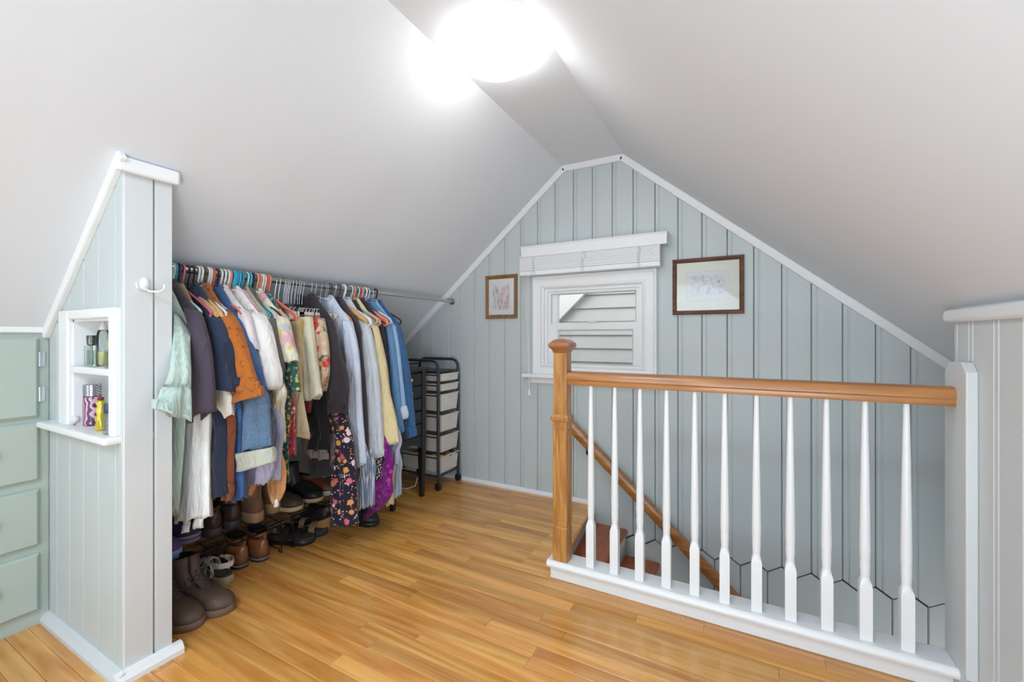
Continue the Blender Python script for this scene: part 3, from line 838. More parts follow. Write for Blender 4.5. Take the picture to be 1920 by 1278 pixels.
def hanger(kind, colr, hx, label=None, group=None, drop=.075, rake=0):
    y = on_x(hx, 505 + (hx - 320) * .1137, RX).y
    col = pcol(colr, HC[colr]) if colr in HC else M['chrome']
    cat = 'hanger'
    rot = math.radians(rake)
    o = empty('clothes_hanger', (RX, y, RZ - drop), 0, label or (colr + ' plastic hanger on the clothes rod'), cat, group)
    zt = RZ - drop; hw = .205; k_ = 1.0 if hx in BARE else .78
    def U(s, z, off=0):
        s *= k_; z -= (1 - k_) * .02
        return (RX + s * math.cos(rot) + off * math.sin(rot), y - s * math.sin(rot) + off * math.cos(rot), z)
    if kind == 'tube':
        MB().tube(hook_pts(y, drop), .0042, 8).build('hook', col, o, smooth=True)
        pts = [U(0, zt + .004), U(.02, zt - .004), U(.19, zt - .088), U(.205, zt - .10), U(.20, zt - .113), U(.18, zt - .118), U(-.18, zt - .118), U(-.20, zt - .113), U(-.205, zt - .10), U(-.19, zt - .088), U(-.02, zt - .004)]
        MB().tube(pts, .0045, 8, closed=True).build('frame', col, o, smooth=True)
    elif kind == 'wood':
        MB().tube(hook_pts(y, drop), .0022, 7).build('hook', M['black_wire'] if colr != 'brass' else plain('brass_wire', (150, 120, 70), .3, 1), o, smooth=True)
        rings = []
        for i in range(21):
            s = -hw * 1.02 + i * hw * 2.04 / 20; q = abs(s) / hw
            z = zt - .012 - .095 * q ** 1.25; hh = .017 * (1 - .15 * q) ; ww = .007 + .008 * q
            if i in (0, 20): hh *= .5; ww *= .5
            rings.append([U(s, z + hh * math.sin(a), ww * math.cos(a)) for a in [k * math.pi / 5 for k in range(10)]])
        MB().loft(rings).build('arms', wood_h, o, smooth=True)
    elif kind == 'velvet':
        MB().tube(hook_pts(y, drop), .0022, 7).build('hook', M['chrome'], o, smooth=True)
        pts = [U(0, zt), U(.03, zt - .008), U(.19, zt - .085), U(.21, zt - .11), U(.19, zt - .12), U(-.19, zt - .12), U(-.21, zt - .11), U(-.19, zt - .085), U(-.03, zt - .008)]
        MB().tube(pts, .004, 6, rr=[(.009, .004)] * 9, closed=False).build('frame', col, o, smooth=True)
    elif kind == 'clip':
        MB().tube(hook_pts(y, drop + .03), .0016, 6).build('hook', M['chrome'], o, smooth=True)
        zb = zt - .085
        MB().tube([U(0, zt - .03), U(.03, zt - .05), U(.15, zb)], .0016, 6).tube([U(0, zt - .03), U(-.03, zt - .05), U(-.15, zb)], .0016, 6).tube([U(-.19, zb), U(.19, zb)], .0019, 6).build('bar', M['chrome'], o, smooth=True)
        for s in (-.12, .14):
            c = U(s, zb)
            MB().box(c[0] - .012, c[1] - .009, zb - .03, c[0] + .012, c[1] + .009, zb + .012).tube([(c[0] - .008, c[1] + .004, zb + .01), (c[0] - .006, c[1] + .01, zb + .03), (c[0] + .006, c[1] + .01, zb + .03)], .002, 5).build('clip', pcol('ivory', HC['ivory']), o, bevel=.003)
    elif kind == 'wide':
        MB().tube(hook_pts(y, drop), .0058, 8).build('hook', col, o, smooth=True)
        rings = []
        for i in range(15):
            s = -hw + i * hw * 2 / 14; q = abs(s) / hw
            z = zt - .006 - .10 * q
            rings.append([U(s, z + .014 * math.sin(a), .010 * math.cos(a)) for a in [k * math.pi / 5 for k in range(10)]])
        MB().loft(rings).tube([U(-.19, zt - .128), U(.19, zt - .128)], .005, 7).tube([U(.19, zt - .128), U(.21, zt - .118), U(.20, zt - .10)], .007, 7).build('frame', col, o, smooth=True)
    return o

HANG = [
 ('velvet', 'brown', 320, 'brown velvet hanger hard against the partition post', None),
 ('tube', 'mint', 323.5, 'pale mint plastic hanger nearest the partition', None),
 ('tube', 'teal', 328, 'teal plastic hanger beside the pale mint one', None),
 ('tube', 'black', 334, 'black plastic hanger just left of the pink one', None),
 ('tube', 'pink', 342, 'pink plastic hanger near the left end of the rod', None),
 ('wood', 'beech', 352, 'beech hanger with black hook, first wooden one from the left', None),
 ('wood', 'beech', 361, 'beech hanger with bare rounded arm tip, second wooden one from the left', None),
 ('tube', 'white', 370, 'white plastic hanger, left of a pair between two wooden hangers', None),
 ('tube', 'white', 376, 'white plastic hanger, right of a pair between two wooden hangers', None),
 ('wood', 'brass', 382.5, 'beech hanger with brass hook, third wooden one from the left', None),
 ('tube', 'white', 389, 'white plastic hanger just right of the brass hooked one', None),
 ('tube', 'ivory', 393.5, 'ivory plastic hanger touching the coral red one', None),
 ('tube', 'coral', 398.5, 'coral red plastic hanger left of the blue cluster, over the rust jacket', None),
 ('wood', 'beech', 406, 'beech hanger over the rust corduroy jacket', None),
 ('tube', 'white', 412.5, 'white plastic hanger over the denim jacket', 'white hangers before the blue ones'),
 ('tube', 'white', 419.5, 'white plastic hanger left of the blue ones, middle of three', None),
 ('tube', 'white', 426, 'white plastic hanger beside the thin salmon one', None),
 ('tube', 'salmon', 430, 'salmon plastic hanger just left of the blue ones', None),
 ('tube', 'cyan', 436, 'cyan blue hanger, leftmost of the blue cluster', None),
 ('tube', 'cyan', 439.5, 'cyan blue hanger, second of the blue cluster', None),
 ('tube', 'teal', 443, 'deep blue hanger, third of the blue cluster', None),
 ('tube', 'cyan', 447, 'cyan blue hanger, fourth of the blue cluster', None),
 ('tube', 'teal', 452.5, 'teal blue hanger, fifth of the blue cluster', None),
 ('tube', 'mint', 462, 'pale blue hanger standing apart in the blue cluster', None),
 ('tube', 'cyan', 467.5, 'cyan blue hanger, last of the blue cluster beside the black one', None),
 ('tube', 'black', 472.5, 'black plastic hanger at the right end of the blue cluster', None),
 ('tube', 'peach', 480.5, 'pale peach plastic hanger right of the black one', None),
 ('tube', 'salmon', 485.5, 'salmon plastic hanger between two pale ones', None),
 ('tube', 'white', 490, 'white plastic hanger left of the orange pair', None),
 ('tube', 'ivory', 494.5, 'ivory plastic hanger touching the orange pair', None),
 ('tube', 'coral', 499, 'orange coral hanger, left of the pair before the wire hangers', None),
 ('tube', 'salmon', 503, 'light orange hanger, right of the pair before the wire hangers', None),
]
for k_, c_, hx, lb, gr in HANG: hanger(k_, c_, hx, lb, None)
for hx in (514.5, 521.5, 531, 534, 537, 540, 545.5, 552, 557.5, 561, 566, 581, 589, 599.5, 608.5, 611.5):
    hanger('clip', 'chrome', hx, 'thin metal clip hanger holding trousers in the middle of the rod', 'clip hangers in the middle of the rod')
HANG2 = [
 ('wood', 'beech', 619, 'first wooden hanger right of the clip hangers, black hook'),
 ('velvet', 'brown', 626, 'dark brown hanger with thin hook between two wooden ones'),
 ('wood', 'beech', 635, 'wooden hanger with black hook above the white trouser clip'),
 ('wide', 'white', 644, 'white wide plastic hanger above the pale blue shirt'),
 ('tube', 'mint', 657.5, 'pale mint hanger left of the salmon one with a scrunchie nearby'),
 ('wide', 'salmon', 662, 'wide salmon hanger in the right part of the rod'),
 ('tube', 'mint', 670, 'pale blue hanger between the two wide salmon hangers'),
 ('wide', 'salmon', 676.5, 'wide salmon hanger carrying the purple scrunchie'),
 ('tube', 'white', 684, 'white hanger just right of the purple scrunchie'),
 ('tube', 'mint', 689, 'light blue hanger, third from the right end'),
 ('velvet', 'white', 696, 'thin white hanger, second from the right end'),
 ('tube', 'black', 703.5, 'black hanger at the far right end of the clothes'),
]
for k_, c_, hx, lb in HANG2: hanger(k_, c_, hx, lb)
q = on_x(677, 600, RX + .02)
m = MB()
random.seed(5)
pts = [(RX + .012 + .012 * math.cos(t), q.y + .004 + .016 * math.sin(t), 1.262 + .024 * math.sin(2.0 * t + .4)) for t in [i * 2 * math.pi / 24 for i in range(24)]]
m.tube(pts, .009, 8, rr=[.008 + .004 * (i % 2) for i in range(24)], closed=True)
m.build('scrunchie', fabric('purple_velvet', (120, 24, 128)), None, origin=(RX, q.y, 1.24), smooth=True, label='purple scrunchie looped round the neck of a salmon hanger', cat='scrunchie')

# ------------------------------------------------------------------ garments
def catmull(pts, t):
    n = len(pts) - 1; x = t * n; i = min(int(x), n - 1); f = x - i
    p0 = pts[max(i - 1, 0)]; p1 = pts[i]; p2 = pts[i + 1]; p3 = pts[min(i + 2, n)]
    return tuple(.5 * ((2 * b) + (-a + c) * f + (2 * a - 5 * b + 4 * c - d_) * f * f + (-a + 3 * b - 3 * c + d_) * f ** 3) for a, b, c, d_ in zip(p0, p1, p2, p3))
def cloth(rows, thick=.03, amp=.006, folds=2.5, seed=0, nu=14, nv=16, normal=None, hollow=True, wob=.004, sharp=False):
    """rows: list of (left xyz, right xyz) from top to bottom; a closed soft slab of cloth with vertical folds"""
    rnd = random.Random(seed)
    ph = rnd.uniform(0, 6.3); ph2 = rnd.uniform(0, 6.3)
    Ls = [tuple(r[0]) for r in rows]; Rs = [tuple(r[1]) for r in rows]
    rings = []
    for j in range(nv + 1):
        v = j / nv
        if sharp:
            n_ = len(rows) - 1; i_ = min(int(v * n_), n_ - 1); f_ = v * n_ - i_
            L_ = Vector(Ls[i_]).lerp(Vector(Ls[i_ + 1]), f_); R_ = Vector(Rs[i_]).lerp(Vector(Rs[i_ + 1]), f_)
        else:
            L_ = Vector(catmull(Ls, v)); R_ = Vector(catmull(Rs, v))
        d_ = R_ - L_; N = Vector((d_.y, -d_.x, 0))
        if N.length < 1e-6: N = Vector((0, -1, 0))
        N.normalize()
        if N.y > 0: N = -N
        A = amp * (.25 + .75 * v)
        fr = []; bk = []
        for i in range(nu + 1):
            u = i / nu
            edge = (1 - abs(2 * u - 1) ** 2.6) ** .5 if 0 < u < 1 else 0
            t_ = thick * .5 * (edge * .92 + .08) * (.85 + .15 * min(1, v * 5 + .2))
            disp = A * (math.sin(2 * math.pi * folds * u + ph + 1.1 * v) + .45 * math.sin(2 * math.pi * folds * 2.3 * u + ph2 - 1.7 * v)) + wob * math.sin(5 * v + ph)
            p = L_.lerp(R_, u)
            dz = amp * .8 * math.sin(2 * math.pi * folds * u + ph) * (1 if j == nv else 0)
            fr.append(p + N * (t_ + disp) + Vector((0, 0, dz)))
            bk.append(p + N * (-t_ + disp) + Vector((0, 0, dz)))
        rings.append([tuple(p) for p in fr + bk[::-1]])
    last = rings[-1]
    if hollow:
        n2 = nu + 1
        def inner(up):
            res = []
            for i in range(2 * n2):
                a = Vector(last[i]); bq = Vector(last[2 * n2 - 1 - i])
                mid = (a + bq) / 2
                c = a.lerp(mid, .25); res.append((c.x, c.y, c.z + up))
            return res
        rings.append(inner(.001)); rings.append(inner(.03))
    return MB().loft(rings, True, True)

GARN = []
def yref(px, X): return on_x(px, 600, X).y
def P3(p, Y):
    if len(p) == 3: return tuple(on_x(p[0], p[1], p[2]))
    return tuple(on_y(p[0], p[1], Y))
def cl_rows(rows, Y): return [(P3(r[0:2] if len(r) == 4 else r[0], Y), P3(r[2:4] if len(r) == 4 else r[1], Y)) for r in rows]
SEED = [100]
def garment(name, label, cat, mat, tip, X=-1.72, body=None, sleeves=(), hem=.62, bthick=.036, collar=None, extra=(), group=None, dy=0, amp=.006, sback=.2, lower=None, top=True, z_sh=None, folds=3, neckw=.06):
    """tip: pixel of the front shoulder tip. body: pixel list of the front edge below the tip"""
    Y = yref(tip[0], X) + dy
    T = on_y(tip[0], tip[1], Y)
    root = empty(name, (T.x, Y, hem), 0, label, cat, group)
    SEED[0] += 1
    zt = T.z
    rows = []
    if top:
        zn = 1.270
        rows.append(((RX - neckw, Y, zn), (RX + neckw, Y, zn)))
        rows.append(((RX - sback * .62, Y, zt + (zn - zt) * .58), (RX + (T.x - RX) * .62, Y, zt + (zn - zt) * .56)))
    rows.append(((RX - sback, Y, zt), tuple(T)))
    prevz = zt
    for b in (body or []):
        p = on_y(b[0], b[1], Y); rows.append(((RX - sback, Y, p.z), tuple(p))); prevz = p.z
    if prevz > hem + .02:
        x_ = rows[-1][1][0]
        rows.append(((RX - sback, Y, (prevz + hem) / 2), (x_, Y, (prevz + hem) / 2)))
        rows.append(((RX - sback, Y, hem), (x_, Y, hem)))
    nv = 18
    cloth(rows, bthick, amp, folds, SEED[0], 16, nv).build('body', mat, root, smooth='all', fix=True)
    for i, sv in enumerate(sleeves):
        o = dict(thick=.05, amp=.005, folds=1.3, dy=-.006, name='sleeve', mat=mat, nu=12, nv=12, sharp=False)
        rr = sv
        if isinstance(sv, dict):
            o.update({k: v for k, v in sv.items() if k != 'rows'}); rr = sv['rows']
        rws = cl_rows(rr, Y + o['dy'])
        ob = cloth(rws, o['thick'], o['amp'], o['folds'], SEED[0] * 3 + i, o['nu'], o['nv'], sharp=o['sharp']).build(o['name'], o['mat'], root, smooth='all')
        if o.get('label'): ob['label'] = o['label']
    if collar:
        zn = 1.272
        cm = collar if not isinstance(collar, bool) else mat
        pts = [(RX + .055 * math.cos(a), Y + .016 * math.sin(a), zn - .006 + .010 * math.sin(a * 2)) for a in [k * 2 * math.pi / 16 for k in range(16)]]
        MB().tube(pts, .012, 6, rr=[(.016, .005)] * 16, closed=True).build('collar', cm, root, smooth='all')
    return root
def hung(name, label, cat, mat, rows, X=-1.74, thick=.03, amp=.006, folds=2, dy=0, up=True, group=None, parts=(), ref=None, nu=14, nv=16, sharp=False, zneck=1.16):
    """a long hanging piece whose lower front part shows; rows (xl,yl,xr,yr) in pixels on its plane; hangs from the rod height"""
    rpx = ref or rows[0][2]
    Y = yref(rpx, X) + dy
    R = cl_rows(rows, Y)
    SEED[0] += 1
    root = empty(name, (R[-1][1][0], Y, R[-1][1][2]), 0, label, cat, group)
    if up:
        t0 = R[0]
        l0, r0 = Vector(t0[0]), Vector(t0[1]); zz_ = max(l0.z, r0.z)
        xr = min(r0.x, -1.78)
        pre = [((RX - .12, Y, zneck), (xr - .02, Y, zneck)), ((min(RX - .15, l0.x), Y, (zneck + zz_) / 2), (xr, Y, (zneck + zz_) / 2))]
        R = pre + R
    cloth(R, thick, amp, folds, SEED[0], nu, nv + (6 if up else 0), sharp=sharp).build('cloth', mat, root, smooth='all')
    for i, pt in enumerate(parts):
        pt = dict(pt); rws = cl_rows(pt['rows'], Y + pt.get('dy', -.008))
        cloth(rws, pt.get('thick', .02), pt.get('amp', .003), pt.get('folds', 1), SEED[0] * 5 + i, 10, pt.get('nv', 8)).build(pt['name'], pt.get('mat', mat), root, smooth='all')
    return root

F = {}
F['mint'] = fabric('mint_cotton', (182, 202, 192), 'stripe', (190, 208, 199), scale=30, th=.5)
F['plum'] = fabric('plum_jersey', (78, 68, 80))
F['khaki'] = fabric('khaki_cotton', (160, 138, 92))
F['cream'] = fabric('cream_linen', (232, 228, 212))
F['navy'] = fabric('navy_jersey', (50, 58, 80))
F['navy2'] = fabric('dark_navy_cotton', (42, 48, 64))
F['mauve'] = fabric('mauve_brown_cotton', (128, 98, 84))
F['rust'] = fabric('rust_corduroy', (196, 112, 44), 'cord')
F['brown'] = fabric('russet_suede', (122, 68, 46))
F['denim'] = fabric('dark_denim', (56, 84, 128), 'denim')
F['denim_l'] = fabric('washed_denim', (88, 112, 138), 'denim', (72, 84, 96))
F['denim_m'] = fabric('mid_denim', (70, 106, 150), 'denim')
F['denim_sky'] = fabric('light_chambray', (150, 178, 210), 'plain')
F['blue'] = fabric('steel_blue_chambray', (96, 136, 176), 'plain')
F['jean_blue'] = fabric('blue_denim', (50, 86, 126), 'denim')
F['white'] = fabric('white_cotton', (238, 236, 234))
F['warmwhite'] = fabric('off_white_knit', (236, 230, 226))
F['pinkwhite'] = fabric('blush_cotton', (228, 214, 212), 'blotch', (204, 208, 220), (236, 206, 196))
F['pink'] = fabric('pink_cotton', (218, 164, 176))
F['sage'] = fabric('sage_cotton', (164, 170, 144))
F['olive'] = fabric('grey_olive_knit', (98, 96, 88))
F['watercolor'] = fabric('watercolour_print', (226, 220, 196), 'blotch', (214, 166, 172), (216, 184, 84), (168, 190, 196), scale=.9)
F['yellowprint'] = fabric('yellow_lilac_print', (222, 208, 176), 'blotch', (214, 176, 54), (190, 140, 176), (226, 220, 200), scale=1.1)
F['rings'] = fabric('teal_ring_print', (52, 98, 92), 'rings', (206, 180, 60), (74, 140, 160), (222, 204, 140), scale=2.2)
F['redprint'] = fabric('red_ditsy_print', (176, 66, 74), 'floral', (226, 190, 150), (120, 30, 50), (228, 222, 200), scale=1.8)
F['beige'] = fabric('beige_twill', (208, 188, 152))
F['sand'] = fabric('sand_twill', (186, 170, 136))
F['yellow'] = fabric('mustard_cotton', (224, 174, 62))
F['creamlin'] = fabric('ivory_linen', (222, 216, 192))
F['bloom'] = fabric('bold_floral_print', (206, 178, 150), 'blotch', (200, 60, 44), (46, 104, 66), (226, 190, 180), scale=1.5)
F['charcoal'] = fabric('charcoal_wool', (58, 52, 56))
F['black'] = fabric('black_cotton', (34, 32, 36))
F['ink'] = fabric('ink_blue_satin', (36, 40, 66), rough=.6)
F['paleblue'] = fabric('pale_blue_poplin', (206, 212, 228))
F['lightgrey'] = fabric('light_grey_cotton', (200, 204, 210))
F['darkgrey'] = fabric('dark_grey_knit', (66, 64, 70))
F['butter'] = fabric('butter_yellow_cotton', (226, 208, 160))
F['darkfloral'] = fabric('dark_floral_print', (40, 36, 52), 'floral', (216, 110, 124), (226, 156, 92), (236, 206, 214), scale=1.15, th=.5)
F['stripe_b'] = fabric('blue_white_stripe', (132, 158, 196), 'stripe', (226, 230, 238), scale=26)
F['stripe_g'] = fabric('grey_brown_stripe', (120, 108, 102), 'stripe', (168, 156, 148), scale=34)
F['speckle'] = fabric('black_white_speckle', (32, 30, 34), 'speckle', (206, 202, 200), scale=1.0)
F['purple'] = fabric('purple_paisley', (110, 26, 108), 'floral', (168, 66, 150), (140, 50, 130), scale=1.4, th=.5)
F['lav'] = fabric('lavender_cotton', (186, 184, 212))
F['greylav'] = fabric('grey_lilac_cotton', (170, 170, 190))
F['peach'] = fabric('peach_corduroy', (222, 160, 106), 'cord')
F['lace'] = fabric('grey_lace', (150, 138, 144), 'speckle', (176, 166, 170), scale=1.6)
F['rose'] = fabric('dusty_rose_cotton', (166, 148, 152))
F['iceblue'] = fabric('ice_blue_cotton', (176, 192, 212))

def G(*a, **k): return garment(*a, **k)
# ---- tops, from the partition towards the gable
g = G('button_shirt', 'mint striped shirt with a wide hem sleeve spilling past the partition', 'shirt', F['mint'], (357, 630), -1.70, body=[(352, 690), (345, 780), (336, 900), (329, 968)], hem=.42, collar=F['warmwhite'], amp=.009, bthick=.04,
  sleeves=[dict(rows=[((330, 585, -1.74), (357, 632, -1.695)), ((317, 690, -1.665), (358, 690, -1.655)), ((300, 735, -1.640), (358, 745, -1.645)), ((285, 767, -1.615), (356, 790, -1.635))], thick=.035, amp=.008, folds=1.5)])
G('t_shirt', 'dark plum t-shirt with a heavy drooping sleeve', 't-shirt', F['plum'], (371, 588), -1.72, body=[(384, 640), (390, 700)], hem=.80, collar=True, bthick=.04,
  sleeves=[[(352, 575, 371, 586), (354, 640, 385, 640), (356, 720, 396, 720), (357, 794, 401, 768)]])
G('button_shirt', 'khaki shirt showing as a thin strip beside the plum t-shirt', 'shirt', F['khaki'], (378, 596), -1.73, body=[(388, 640), (395, 690), (397, 725)], hem=.80)
G('blouse', 'cream blouse with a bell sleeve peeping below the navy t-shirt', 'blouse', F['cream'], (388, 606), -1.72, dy=.055, body=[(397, 640)], hem=.80,
  sleeves=[[(384, 606, 392, 618), (390, 690, 425, 690), (392, 738, 436, 742), (398, 803, 438, 776)]])
G('t_shirt', 'navy short sleeve t-shirt with its sleeve edge turned out', 't-shirt', F['navy'], (411, 600), -1.72, body=[(418, 640)], hem=.80, collar=True, bthick=.04,
  sleeves=[[(384, 574, 410, 598), (397, 625, 420, 625), (398, 670, 427, 668), (398, 727, 439, 733)]])
G('t_shirt', 'dark navy t-shirt tucked behind the navy one', 't-shirt', F['navy2'], (419, 612), -1.72, body=[(430, 640)], hem=.78,
  sleeves=[[(410, 605, 420, 614), (418, 650, 436, 650), (424, 690, 444, 690), (430, 727, 451, 722)]])
G('button_shirt', 'mauve brown shirt left of the rust corduroy jacket', 'shirt', F['mauve'], (424, 598), -1.72, body=[(435, 636), (440, 690)], hem=.80, collar=True)
G('jacket', 'rust orange corduroy jacket with a flared cuff', 'jacket', F['rust'], (434, 602), -1.715, body=[(448, 650), (452, 690)], hem=.74, collar=True, bthick=.045,
  sleeves=[dict(rows=[(418, 578, 434, 600), (432, 636, 452, 640), (436, 690, 471, 690), (434, 742, 487, 728)], thick=.055), dict(rows=[(433, 736, 486, 722), (433, 764, 490, 741)], name='cuff', thick=.06, nv=4, amp=.003)])
G('jacket', 'dark blue denim jacket with riveted shoulder seam', 'jacket', F['denim'], (457, 607), -1.715, body=[(466, 650)], hem=.74, collar=True, bthick=.045,
  sleeves=[dict(rows=[(440, 582, 457, 606), (453, 620, 468, 636), (462, 680, 482, 680), (474, 734, 492, 730)], thick=.05)])
G('t_shirt', 'blush and pale blue t-shirt right of the denim jacket', 't-shirt', F['pinkwhite'], (465, 590), -1.72, body=[(470, 640)], hem=.80, collar=True, bthick=.04,
  sleeves=[dict(rows=[(450, 574, 465, 589), (458, 610, 474, 612), (463, 645, 480, 642), (470, 662, 481, 656)], thick=.04)])
G('knit_top', 'off-white top with a long gathered puffed sleeve', 'top', F['warmwhite'], (490, 597), -1.715, body=[(497, 640)], hem=.80, collar=True, bthick=.04,
  sleeves=[dict(rows=[(474, 580, 490, 595), (480, 620, 501, 624), (486, 670, 512, 670), (494, 702, 521, 700), (502, 726, 519, 728)], thick=.07)])
G('t_shirt', 'pink edged t-shirt behind the off-white puffed sleeve', 't-shirt', F['pink'], (498, 606), -1.72, body=[(508, 640)], hem=.82,
  sleeves=[dict(rows=[(494, 610, 500, 612), (499, 645, 511, 645), (503, 672, 513, 670)], thick=.03)])
G('button_shirt', 'sage green shirt left of the grey olive t-shirt', 'shirt', F['sage'], (507, 596), -1.72, body=[(513, 630), (514, 680)], hem=.82, collar=True)
G('t_shirt', 'grey olive t-shirt with a folded sleeve edge', 't-shirt', F['olive'], (514, 599), -1.72, body=[(520, 630)], hem=.82, collar=True,
  sleeves=[dict(rows=[(505, 592, 514, 600), (510, 640, 523, 642), (514, 684, 530, 684), (518, 708, 528, 704)], thick=.04)])
G('blouse', 'cream blouse with pink and yellow watercolour flowers on the puffed sleeve', 'blouse', F['watercolor'], (532, 598), -1.715, body=[(538, 640)], hem=.82, collar=True, bthick=.04,
  sleeves=[dict(rows=[(512, 578, 532, 597), (519, 615, 541, 615), (524, 650, 551, 650), (530, 680, 556, 676)], thick=.06)])
G('dress', 'teal dress printed with yellow and blue ring flowers', 'dress', F['rings'], (543, 612), -1.715, body=[(546, 680), (548, 740), (543, 800), (541, 872)], hem=.44, amp=.008, bthick=.04,
  sleeves=[dict(rows=[(528, 640, 546, 640), (528, 690, 558, 690), (530, 737, 563, 733)], thick=.05)])
G('trousers', 'sand coloured trousers clipped left of the beige pair', 'trousers', F['sand'], (542, 597), -1.80, body=[(545, 650), (547, 700)], hem=.8, top=False, sback=.12)
G('trousers', 'long beige trousers with a stitched hem, hung by clips', 'trousers', F['beige'], (561, 597), -1.76, body=[(562, 650), (564, 700), (568, 748), (578, 804)], hem=.615, top=False, sback=.12, amp=.008, bthick=.035)
G('skirt', 'mustard yellow skirt showing as a strip beside the beige trousers', 'skirt', F['yellow'], (567, 598), -1.76, body=[(566, 640), (567, 690)], hem=.8, top=False, sback=.12)
G('jacket', 'ivory linen jacket with a wide cropped sleeve', 'jacket', F['creamlin'], (581, 594), -1.76, body=[(588, 640)], hem=.8, top=False, sback=.14, bthick=.04,
  sleeves=[dict(rows=[(566, 594, 581, 594), (570, 650, 590, 650), (570, 705, 598, 700), (562, 757, 603, 742)], thick=.055, amp=.008)])
G('dress', 'bold floral dress with red and green blooms and tapered sleeve', 'dress', F['bloom'], (603, 598), -1.75, body=[(608, 640)], hem=.8, top=False, sback=.14, bthick=.035,
  sleeves=[dict(rows=[(584, 593, 604, 597), (592, 640, 613, 640), (596, 692, 617, 690), (600, 720, 611, 716), (599, 736, 604, 732)], thick=.05)])
G('jacket', 'charcoal wool jacket in the middle of the clothes', 'jacket', F['charcoal'], (622, 602), -1.75, body=[(632, 660), (642, 700), (652, 740)], hem=.70, bthick=.05, amp=.01, collar=True,
  sleeves=[dict(rows=[(606, 596, 622, 601), (614, 660, 638, 660), (613, 710, 651, 715), (608, 765, 650, 762)], thick=.05, amp=.01, folds=2)])
G('trousers', 'black trousers with stitched turn-ups below the charcoal jacket', 'trousers', F['black'], (622, 640), -1.76, dy=.01, body=[(630, 700), (636, 760), (637, 811)], hem=.60, top=False, sback=.16, bthick=.04,
  sleeves=[dict(rows=[(590, 735, 632, 735), (584, 775, 635, 772), (580, 814, 637, 810)], name='trouser_leg', thick=.04)])
G('trousers', 'ink blue satin trousers on a white clip hanger', 'trousers', F['ink'], (650, 602), -1.79, body=[(650, 650), (651, 720), (648, 800)], hem=.62, top=False, sback=.08, amp=.009, folds=4)
G('button_shirt', 'pale blue poplin shirt with a long loose sleeve', 'shirt', F['paleblue'], (658, 603), -1.74, body=[(664, 640)], hem=.80, collar=True, bthick=.04,
  sleeves=[dict(rows=[(646, 600, 658, 602), (645, 650, 669, 642), (645, 700, 674, 690), (648, 770, 677, 765), (646, 830, 683, 822), (642, 879, 688, 871)], thick=.055, amp=.008, folds=2, nv=18)])
G('jacket', 'dark grey jacket between the pale blue and light grey sleeves', 'jacket', F['darkgrey'], (674, 612), -1.74, body=[(678, 660), (685, 720), (690, 790), (692, 868)], hem=.40, collar=True)
G('button_shirt', 'light grey shirt with a broad long sleeve', 'shirt', F['lightgrey'], (690, 608), -1.74, body=[(696, 650)], hem=.80, collar=True, bthick=.045,
  sleeves=[dict(rows=[(670, 598, 689, 605), (677, 645, 698, 640), (681, 700, 708, 698), (685, 780, 716, 776), (688, 859, 723, 854)], thick=.06, amp=.006, folds=1.6, nv=16)])
G('coat', 'dark coat seen between the light grey and butter yellow sleeves', 'coat', F['charcoal'], (699, 616), -1.74, body=[(706, 660), (712, 720)], hem=.7)
G('button_shirt', 'butter yellow crinkled shirt with a sleeve widening downward', 'shirt', F['butter'], (706, 611), -1.74, body=[(710, 650)], hem=.80, collar=True, bthick=.04,
  sleeves=[dict(rows=[(692, 600, 706, 611), (698, 645, 713, 645), (706, 690, 721, 688), (712, 740, 727, 738), (715, 790, 740, 786), (720, 846, 746, 828)], thick=.055, amp=.008, nv=16)])
G('jacket', 'dark brown jacket left of the blue shirts', 'jacket', F['charcoal'], (718, 612), -1.74, body=[(725, 660), (730, 720), (733, 770)], hem=.6)
G('button_shirt', 'steel blue chambray shirt with a long straight sleeve', 'shirt', F['blue'], (733, 608), -1.735, body=[(736, 650)], hem=.80, collar=True,
  sleeves=[dict(rows=[(724, 603, 733, 608), (728, 655, 741, 655), (731, 710, 746, 710), (735, 775, 752, 775), (738, 823, 757, 808)], thick=.04)])
G('button_shirt', 'light sky blue shirt with a rolled white cuff', 'shirt', F['denim_sky'], (741, 612), -1.735, body=[(745, 650)], hem=.80, collar=True,
  sleeves=[dict(rows=[(733, 604, 741, 611), (738, 655, 750, 655), (742, 710, 755, 708), (745, 768, 760, 764)], thick=.045), dict(rows=[(742, 762, 762, 760), (743, 776, 765, 774), (744, 790, 763, 785)], name='rolled_cuff', mat=F['paleblue'], thick=.065, nv=5, amp=.002, label='whitish rolled cuff')])
G('jacket', 'blue denim jacket at the far right end of the clothes', 'jacket', F['jean_blue'], (748, 610), -1.735, body=[(757, 655), (763, 700)], hem=.62, collar=True, bthick=.045,
  sleeves=[dict(rows=[(738, 600, 748, 609), (748, 655, 761, 655), (756, 705, 769, 704), (759, 770, 775, 768), (762, 806, 778, 802)], thick=.05), dict(rows=[(761, 800, 777, 797), (763, 824, 779, 817)], name='cuff', thick=.055, nv=4, amp=.002)])

